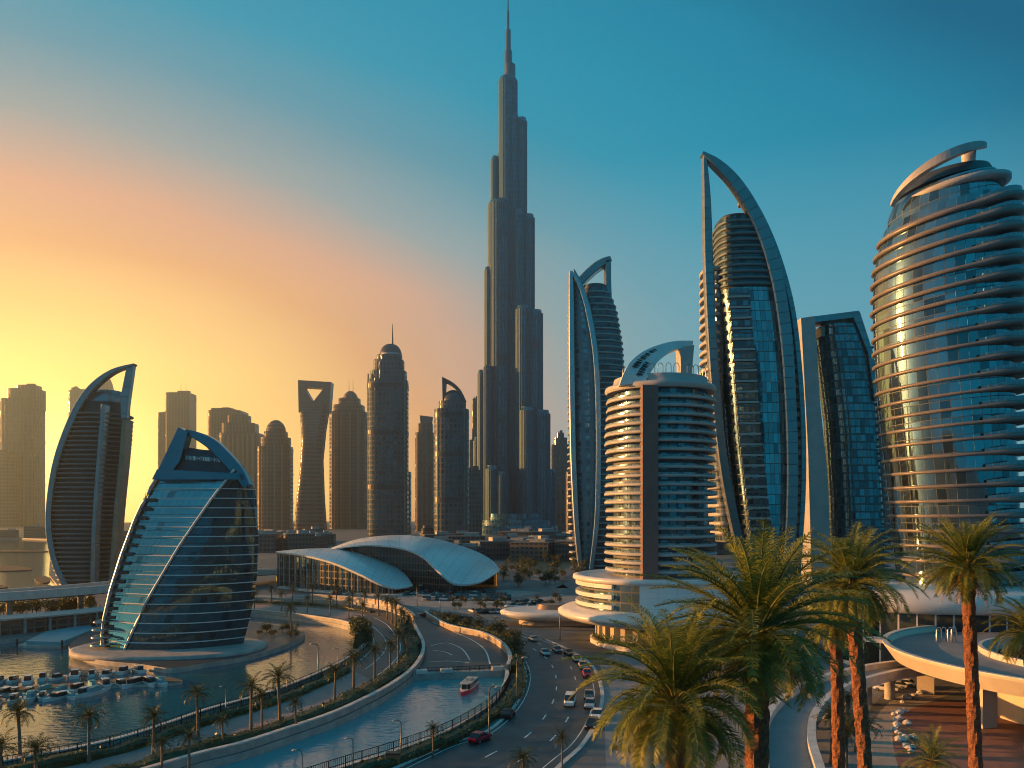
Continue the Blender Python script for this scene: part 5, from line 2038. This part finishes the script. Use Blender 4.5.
for p in row:
    px, py = CX + p[0] * F / p[1], HY + H * F / p[1]
    if px < 305:
        if py > 640:
            continue
    cnt += 1
    d = p[1]
    where = 'canal side' if py > 660 else ('bend' if px > 395 else 'far side')
    small_palm(p[0] + random.uniform(-.8, .8), p[1] + random.uniform(-.8, .8), random.uniform(5.2, 6.6),
               {'canal side': 'dark palm in the canal side hedge row, number %d from the near end' % cnt,
                'bend': 'dark palm at the right bend of the promenade, number %d along its row' % cnt,
                'far side': 'small palm on the far side of the promenade loop, number %d along its row' % cnt}[where], 0, None, 1.15)
row2 = resample([p for p in prom(0.30)][IDX(14):], 11.0)
for i, p in enumerate(row2):
    small_palm(p[0], p[1], random.uniform(4.5, 5.8), 'small palm by the lagoon across the loop, number %d from the bend' % (i + 1))
p = P(291, 636)
small_palm(p.x, p.y, 7.0, 'single thin palm on the tip of the island beside the lit kerb')
for i, (px, py) in enumerate(((836, 724), (848, 712), (832, 742), (856, 730), (846, 752), (862, 752))):
    b = P(px, py + 22)
    small_palm(b.x, b.y, 4.2 + (i % 3) * .8, 'low dark palm in the shaded clump between ramp and brick court, %s' % ('front left', 'rear right', 'left middle', 'right middle', 'front middle', 'front right')[i], 0, None, 1.4)

# round trees
def leaf_tree(seed, h=4.2, rad=1.9):
    rr = random.Random(seed)
    T = thing('small_tree', 'x', 'tree', (0, 0, -100), 0, 'small trees in the car park')
    mb = MB()
    mb.loft([ell(0, 0, .16, .16, 0, 8), ell(0.05, 0, .11, .11, h * .45, 8), ell(.0, .05, .05, .05, h * .75, 8)])
    for _ in range(4):
        a = rr.uniform(0, 6.28)
        mb.tube([(0, 0, h * .4), (math.cos(a) * rad * .4, math.sin(a) * rad * .4, h * .62), (math.cos(a) * rad * .7, math.sin(a) * rad * .7, h * .78)], [.07, .05, .02], 5)
    mb.build('trunk', M['twig'], T)
    mb = MB()
    for _ in range(16):
        c = Vector((rr.gauss(0, .45) * rad, rr.gauss(0, .45) * rad, h * .68 + rr.gauss(0, .16) * h))
        q = rr.uniform(.35, .6) * rad
        for _ in range(42):
            v = Vector((rr.gauss(0, 1), rr.gauss(0, 1), rr.gauss(0, .8))).normalized() * q * rr.uniform(.5, 1)
            d1 = Vector((rr.gauss(0, 1), rr.gauss(0, 1), rr.gauss(0, 1))).normalized() * rr.uniform(.14, .26)
            d2 = Vector((rr.gauss(0, 1), rr.gauss(0, 1), rr.gauss(0, 1))).normalized() * .13
            mb.face([c + v - d1, c + v - d2, c + v + d1, c + v + d2])
    mb.build('crown', M['tree'], T)
    return T


TR = [[leaf_tree(s), False] for s in (61, 62, 63)]


def small_tree(x, y, s, label, group):
    k = random.randrange(3)
    T, used = TR[k]
    if used:
        T = copy_tree(T)
    TR[k][1] = True
    T.location = (x, y, 0)
    T.scale = (s * random.uniform(.9, 1.2), s * random.uniform(.9, 1.2), s)
    T.rotation_euler = (0, 0, random.uniform(0, 6.28))
    T['label'] = label
    T['group'] = group
    return T


for i in range(22):
    px = random.uniform(445, 560)
    p = P(px, 602 + 8 * random.random() - (px - 500) * .03)
    small_tree(p.x, p.y, random.uniform(.4, .75), 'small dark bushy tree in the planted strip between car park and plaza', 'bushy trees between car park and plaza')
for i in range(44):
    p = P(random.uniform(500, 585), random.uniform(556, 588))
    small_tree(p.x, p.y, random.uniform(.9, 1.5), 'dim dark tree on the open ground right of the shell hall', 'dim trees right of the shell hall')
for i in range(10):
    q = vp[4 + i * 2]
    small_tree(q[0], q[1], random.uniform(.7, 1.1), 'small round tree in the hedge on the verge beside the weir basin', 'trees on the verge by the weir basin')
for i in range(30):
    px = random.uniform(-40, 98)
    p = P(px, random.uniform(614, 622) - px * .05)
    small_tree(p.x, p.y, random.uniform(.8, 1.3), 'dark tree on the bank between the viaduct and the lagoon arcade', 'trees between viaduct and arcade')
for i in range(16):
    p = P(random.uniform(258, 298), random.uniform(627, 640))
    small_tree(p.x, p.y, random.uniform(.25, .5), 'low dark shrub on the right end of the lagoon island', 'shrubs on the lagoon island')
bend = prom(-0.02)
for i in range(9):
    q = bend[IDX(10) + 3 + i * 2 % (IDX(13) - IDX(10) - 3)]
    small_tree(q[0] + random.uniform(-1.5, 1), q[1] + random.uniform(-2, 2), random.uniform(.8, 1.2), 'dense dark tree at the inner bend of the promenade loop over the lagoon', 'trees at the inner bend of the loop')

# ------------------------------------------------------------------ cars
PAINT = {k: plain(k + '_car_paint', c, 0.25, metal=0.2, var=0.03) for k, c in dict(white=(.75, .75, .74), silver=(.42, .44, .45), black=(.02, .02, .024), red=(.45, .02, .03), crimson=(.30, .01, .05), grey=(.13, .14, .15), beige=(.5, .44, .36)).items()}
M['carglass'] = plain('car_glass', (0.02, 0.025, 0.03), 0.06, var=0.1)
M['headlamp'] = plain('headlamp_lens', (0.7, 0.7, 0.68), 0.1, var=0.05)
M['taillamp'] = plain('tail_lamp_lens', (0.35, 0.01, 0.01), 0.2, var=0.05)


def rsec(w, h, z, y, n=4):
    c = 0.16
    pts = []
    for sx, sz in ((-1, 0), (1, 0), (1, 1), (-1, 1)):
        pts.append((sx * w / 2, z + sz * h))
    out = []
    for i in range(4):
        p, a, b = Vector(pts[i]), Vector(pts[i - 1]), Vector(pts[(i + 1) % 4])
        r = min(c, (a - p).length * .4, (b - p).length * .4)
        out += [p + (a - p).normalized() * r, p + (b - p).normalized() * r]
    return [(p.x, y, p.y) for p in out]


def make_car(paint, label, van=False):
    T = thing('van' if van else 'car', label, 'van' if van else 'car', (0, 0, -60))
    L, W = (4.9, 1.95) if van else (4.5, 1.82)
    mb = MB()
    if van:
        st = [(-2.45, .5, .95), (-2.38, .32, 1.0), (-1.2, .28, 1.0), (1.2, .28, 1.0), (2.1, .3, .85), (2.42, .36, .6), (2.48, .45, .45)]
    else:
        st = [(-2.25, .5, .35), (-2.15, .32, .62), (-1.3, .25, .68), (.8, .25, .68), (1.7, .28, .55), (2.15, .32, .42), (2.25, .42, .28)]
    mb.loft([rsec(W * (1 if abs(y) < 2 else .9), h, z, y) for y, z, h in st][::-1], smooth=False)
    mb.build('body', paint, T)
    mb = MB()
    if van:
        cs = [(-2.3, 1.25, .62), (-2.1, 1.25, .72), (1.0, 1.25, .7), (1.9, 1.2, .08)]
    else:
        cs = [(-1.9, .9, .08), (-1.15, .9, .5), (.15, .9, .52), (1.05, .88, .06)]
    mb.loft([rsec(W * (.9 - .0 * z), h, z, y) for y, z, h in cs][::-1], smooth=False)
    mb.build('windows', M['carglass'], T)
    mb = MB()
    if van:
        mb.box((0, -.55, 1.97), (W * .84, 3.0, .07))
    else:
        mb.box((0, -.5, 1.42), (W * .8, 1.35, .06))
    mb.build('roof', paint, T)
    for sx in (-1, 1):
        for y in (-1.4, 1.4):
            mb = MB()
            mb.loft([[(sx * (W / 2 - .2 + dx), y + math.cos(a) * .33, .33 + math.sin(a) * .33) for a in [k * math.pi / 7 * sx for k in range(14)]] for dx in ((0, .22) if sx > 0 else (0, .22))], smooth=False)
            w_ = mb.build('wheel', M['tyre'], T)
            mb = MB()
            mb.loft([[(sx * (W / 2 + dx), y + math.cos(a) * .2, .33 + math.sin(a) * .2) for a in [k * math.pi / 5 * sx for k in range(10)]] for dx in (.01, .03)], smooth=False)
            mb.build('rim', M['steel'], w_)
        mb = MB()
        mb.box((sx * .66, L / 2 - .03, .62 if not van else .75), (.34, .12, .16))
        mb.build('headlight', M['headlamp'], T)
        mb = MB()
        mb.box((sx * .66, -L / 2 + .02, .68 if not van else .95), (.32, .1, .16))
        mb.build('tail_light', M['taillamp'], T)
    return T


def put(T, px, py, heading):
    p = P(px, py)
    T.location = (p.x, p.y, 0.012)
    T.scale = (.88, .88, .88)
    T.rotation_euler = (0, 0, heading)
    return T


def road_dir(p):
    path = road(.5)
    best = min(range(1, len(path) - 1), key=lambda i: (path[i][0] - p.x) ** 2 + (path[i][1] - p.y) ** 2)
    dx, dy = path[best + 1][0] - path[best - 1][0], path[best + 1][1] - path[best - 1][1]
    return math.atan2(dy, dx) - math.pi / 2


for paint, px, py, lab, van, flip in [('white', 570, 705, 'white van driving toward us in the middle of the main road', True, True), ('red', 587, 676, 'bright red car parked at the right kerb of the main road', False, True),
                                      ('black', 508, 717, 'black car driving away on the canal side of the main road', False, False), ('crimson', 480, 741, 'crimson car on the near stretch of the main road by the canal railing', False, False),
                                      ('silver', 545, 655, 'silver car on the main road before the saucer podium', False, True), ('grey', 589, 698, 'dark grey car at the right kerb just below the red car', False, True),
                                      ('silver', 590, 707, 'silver car at the right kerb level with the white van', False, True), ('beige', 583, 668, 'pale beige car queuing at the kerb right behind the red car', False, True),
                                      ('silver', 577, 661, 'silver car in the kerb queue, second behind the red car', False, True), ('black', 569, 655, 'black car in the kerb queue nearest the podium ring', False, True), ('grey', 557, 652, 'dark grey car at the head of the kerb queue left of the podium ring', False, True),
                                      ('white', 547, 624, 'small white car by the canopy on the upper stretch of the road', False, True), ('silver', 533, 641, 'silver car turning on the upper stretch of the main road', False, False),
                                      ('white', 597, 718, 'white car parked at the right kerb under the palm fronds', False, True), ('black', 592, 727, 'black car half under palm fronds at the right kerb', False, True)]:
    T = make_car(PAINT[paint], lab, van)
    p = P(px, py)
    put(T, px, py, road_dir(p) + (math.pi if flip else 0))
for i, (px, py, paint) in enumerate(((886, 691, 'white'), (895, 688, 'silver'), (904, 686, 'white'))):
    T = make_car(PAINT[paint], '%s car parked under the ring deck, %s of three' % (paint, ('leftmost', 'middle', 'rightmost')[i]))
    put(T, px, py, R(55))
SMALL = []
for k, c in enumerate(('white', 'silver', 'grey', 'white', 'black', 'red')):
    mb = MB()
    mb.loft([rsec(1.8 * (1 if abs(y) < 2 else .9), h, z, y) for y, z, h in [(-2.25, .4, .4), (-2.1, .25, .6), (1.6, .25, .6), (2.2, .35, .35)]][::-1], smooth=False)
    mb.loft([rsec(1.6, h, z, y) for y, z, h in [(-1.9, .85, .1), (-1.2, .85, .55), (.2, .85, .55), (1.1, .85, .08)]][::-1], m=1, smooth=False)
    o = mb.build('parked_car', [PAINT[c], M['carglass']])
    tag(o, 'tiny parked car in the packed car park before the shell hall', 'car', 'cars in the far car park')
    SMALL.append(o)
used = [False] * 6
cars = []
for r_ in range(6):
    y0 = 590.5 + r_ * 1.9
    n_ = 34 if r_ < 3 else 22
    for k in range(n_):
        if random.random() < .3:
            continue
        px = random.uniform(0, .6) + (335 if r_ < 3 else 420) + k * (4.8 if r_ < 3 else 4.2)
        cars.append((px, y0 + random.uniform(-.3, .3), random.choice((0, 0, math.pi)) + .1, None))
for k in range(12):
    cars.append((427 + k * 3.6, 616.5 + k * .45, 1.35, 1))
for k in range(16):
    cars.append((512 + k * 2.2 + random.uniform(-1, 1), 606 + random.uniform(-4, 3), random.uniform(0, 3), 1))
for k in range(8):
    cars.append((473 + k * 3.4, 612.5 + .5 * (k % 2), .4, 1))
for px, py, rz, q in cars:
    k = random.randrange(6)
    o = SMALL[k]
    if used[k]:
        o = o.copy()
        col.objects.link(o)
    used[k] = True
    p = P(px, py)
    o.location = (p.x, p.y, 0.012)
    o.rotation_euler = (0, 0, rz)
    if q:
        o['label'] = 'small car parked on the pale plaza at the head of the main road'
        o['group'] = 'cars on the plaza'

# ------------------------------------------------------------------ boats
def hull(L, W, Hh, n=12):
    rings = []
    for j in range(n + 1):
        t = j / n
        y = -L / 2 + L * t
        w = W / 2 * (1 - max(0, (t - .55) / .45) ** 2.2) * (0.9 + .1 * min(1, t * 6))
        w = max(w, .03)
        sh = Hh * (1 + .35 * max(0, t - .5))
        rings.append([(-w, y, sh), (-w * .8, y, 0), (w * .8, y, 0), (w, y, sh)])
    return rings


p = P(468, 691, WZ)
T = thing('tour_boat', 'red hulled tour boat with white cabin moored in the canal below the weir', 'boat', (p.x, p.y, WZ), R(-11))
M['hullred'] = plain('red_hull_paint', (.5, .025, .07), .35, var=.1)
mb = MB()
mb.loft([r for r in hull(13, 3.2, 1.1)][::-1], smooth=False)
b_ = mb.build('hull', M['hullred'], T)
T.rotation_euler = (0, 0, R(-11) + math.pi)
T.scale = (.68, .68, .62)
mb = MB()
mb.loft([[(x * .985, y * .98, z + 1.12) for x, y, z in ((r[0][0], r[0][1], 0), (r[3][0], r[3][1], 0), (r[3][0], r[3][1], .16), (r[0][0], r[0][1], .16))] for r in hull(13, 3.2, 1.1)][::-1], smooth=False)
mb.build('deck', M['white'], T)
mb = MB()
mb.prism([(-1.25, -5.4), (1.25, -5.4), (1.25, 2.6), (.7, 3.6), (-.7, 3.6), (-1.25, 2.6)], 1.25, 2.7)
mb.build('cabin', M['hall_glass'], T)
mb = MB()
mb.prism([(-1.45, -5.7), (1.45, -5.7), (1.45, 2.5), (.8, 3.9), (-.8, 3.9), (-1.45, 2.5)], 2.72, 2.9)
mb.build('canopy', M['slab'], T)
mb = MB()
mb.box((0, -1.5, 3.2), (1.4, 2.6, .6))
mb.build('wheelhouse', M['beige'] if 'beige' in M else PAINT['beige'], T)
rr = random.Random(77)
BO = []
M['boatblue'] = plain('teal_boat_cover', (.06, .3, .36), .5, var=.2)
for k, (L, W, c) in enumerate(((9, 2.8, 'white'), (7, 2.4, 'white'), (11, 3.2, 'white'), (8, 2.6, 'boatblue'))):
    T = thing('moored_boat', 'small white boat packed along the marina quay', 'boat', (0, 0, -90), 0, 'boats packed along the marina quay')
    mb = MB()
    mb.loft(hull(L, W, .9)[::-1], smooth=False)
    mb.build('hull', M['white'], T)
    mb = MB()
    mb.prism([(-W * .32, -L * .3), (W * .32, -L * .3), (W * .3, L * .1), (W * .15, L * .22), (-W * .15, L * .22), (-W * .3, L * .1)], .92, 1.9)
    mb.build('cabin', M['carglass'] if k != 3 else M['boatblue'], T)
    mb = MB()
    mb.box((0, -L * .1, 2.0), (W * .6, L * .3, .12))
    mb.build('cabin_roof', M['white'] if k != 3 else M['boatblue'], T)
    BO.append([T, False])
spots = []
for rowi, (ya, yb) in enumerate(((684, 669.5), (696.5, 682.5), (702.5, 688.5))):
    x = -14.0 + rowi * 5
    while x < (150, 168, 96)[rowi]:
        t = x / 180
        spots.append((x, ya + (yb - ya) * t + rr.uniform(-1.6, 1.6), rowi))
        x += rr.uniform(10.5, 17.5)
for x, y, rowi in spots:
    k = rr.choice((0, 1, 2, 0, 1, 3)) if x < 110 else rr.choice((3, 1, 3, 0))
    T, u = BO[k]
    if u:
        T = copy_tree(T)
    BO[k][1] = True
    p = P(x, y, WZ)
    T.location = (p.x, p.y, WZ - 0.12)
    q_ = rr.uniform(.62, .8)
    T.scale = (q_ * .9, q_ * .8, q_)
    T.rotation_euler = (0, 0, (0.25 if rowi == 0 else math.pi + 0.25) + rr.choice((0, 0, .5, -.5)) + rr.uniform(-.25, .25))
    if k == 3:
        T['label'] = 'small boat under a teal cover on the marina quay'
        T['group'] = 'teal covered boats on the marina quay'
# teal pontoon in the lagoon at left
p0 = P(58, 641, -1)
T = thing('pontoon', 'teal covered pontoon in the lagoon left of the glass sail building', 'pontoon', (p0.x, p0.y, WZ - 0.1))
q = [P(px, py, -1.0) - p0 for px, py in ((17, 648), (62, 649), (98, 633), (88, 629), (45, 637))]
mb = MB()
mb.prism([(v.x, v.y) for v in q], 0, .7)
mb.build('float', M['quay'], T)
mb = MB()
mb.prism([(v.x * .93, v.y * .93) for v in q[1:]] + [(q[0].x * .6, q[0].y * .9)], .72, 1.6)
mb.build('cover', M['boatblue'], T)
for v in (q[0], q[1]):
    mb = MB()
    mb.tube([(v.x, v.y, -2), (v.x, v.y, 2.2)], .2, 8)
    mb.build('pile', M['black'], T)

# ------------------------------------------------------------------ lamps, mast, box
def street_lamp():
    T = thing('street_lamp', 'x', 'street lamp', (0, 0, -80), 0, 'street lamps')
    mb = MB()
    mb.loft([ell(0, 0, .16, .16, 0, 10), ell(0, 0, .16, .16, .5, 10), ell(0, 0, .09, .09, .55, 10), ell(0, 0, .07, .07, 5.0, 10)])
    mb.build('pole', M['dark_steel'], T)
    mb = MB()
    mb.tube([(0, 0, 4.9), (-.1, 0, 5.25), (-.4, 0, 5.45), (-.9, 0, 5.45)], .055, 6)
    mb.build('arm', M['dark_steel'], T)
    mb = MB()
    mb.loft([ell(-.95, 0, .38, .17, 5.33, 16), ell(-.95, 0, .42, .2, 5.4, 16), ell(-.95, 0, .25, .12, 5.52, 16)])
    mb.build('lamp_head', M['quay'], T)
    return T


LAMP = [street_lamp(), False]


def lamp(px, py_base, h, label, rz=0.0):
    T = LAMP[0]
    if LAMP[1]:
        T = copy_tree(T)
    LAMP[1] = True
    b = P(px, py_base)
    T.location = b
    T.rotation_euler = (0, 0, rz)
    s = h / 5.5
    T.scale = (s, s, s)
    T['label'] = label


lamp(401, 757, 4.6, 'street lamp on the canal railing, tallest one above the blue water')
lamp(353, 772, 4.0, 'street lamp on the canal railing, left of the tallest one')
lamp(302, 792, 4.6, 'street lamp cut by the bottom edge beside the canal')
for i, (px, py) in enumerate(((318, 679), (338, 670), (360, 652), (287, 694), (226, 714))):
    lamp(px, py, 6.5 if i == 0 else 4.2, 'thin lamp post on the lagoon parapet, %s' % ('tall one over the orange reflection', 'just right of the tall one', 'at the loop bend', 'left of the tall one', 'farthest left near the palm pair')[i])
for i, (px, py) in enumerate(((417, 606), (440, 620), (521, 655), (489, 738), (517, 700), (560, 640))):
    lamp(px, py, 7.0, ('street lamp at the far end of the promenade loop', 'street lamp at the head of the weir basin', 'street lamp on the verge by the bushy hedge', 'street lamp at the kerb beside the crimson car', 'street lamp at the kerb beside the black car', 'street lamp before the saucer podium')[i], math.pi)
p = P(395, 764)
T = thing('utility_box', 'small orange box on the canal walk by the railing', 'box', (p.x - .2, p.y, 0))
mb = MB()
M['orange'] = plain('orange_paint', (.55, .12, .05), .5, var=.15)
mb.box((0, 0, .65), (1.6, .9, 1.3))
mb.build('cabinet', M['orange'], T)
mb = MB()
mb.box((0, 0, 1.36), (1.75, 1.05, .12))
mb.build('lid', M['black'], T)

# ------------------------------------------------------------------ haze
mb = MB()
mb.prism([(-1600, -800), (3300, -800), (3300, 3900), (-1600, 3900)], -6.5, 900)
hz = mb.build('haze', [])
hm = bpy.data.materials.new('haze')
hm.use_nodes = True
nt = hm.node_tree
nt.nodes.remove(nt.nodes['Principled BSDF'])
pv = nt.nodes.new('ShaderNodeVolumePrincipled')
pv.inputs['Color'].default_value = HAZE_COLOR
pv.inputs['Density'].default_value = HAZE_DENSITY
pv.inputs['Anisotropy'].default_value = HAZE_ANISO
nt.links.new(pv.outputs[0], nt.nodes['Material Output'].inputs['Volume'])
hz.data.materials.append(hm)
tag(hz, kind='stuff')
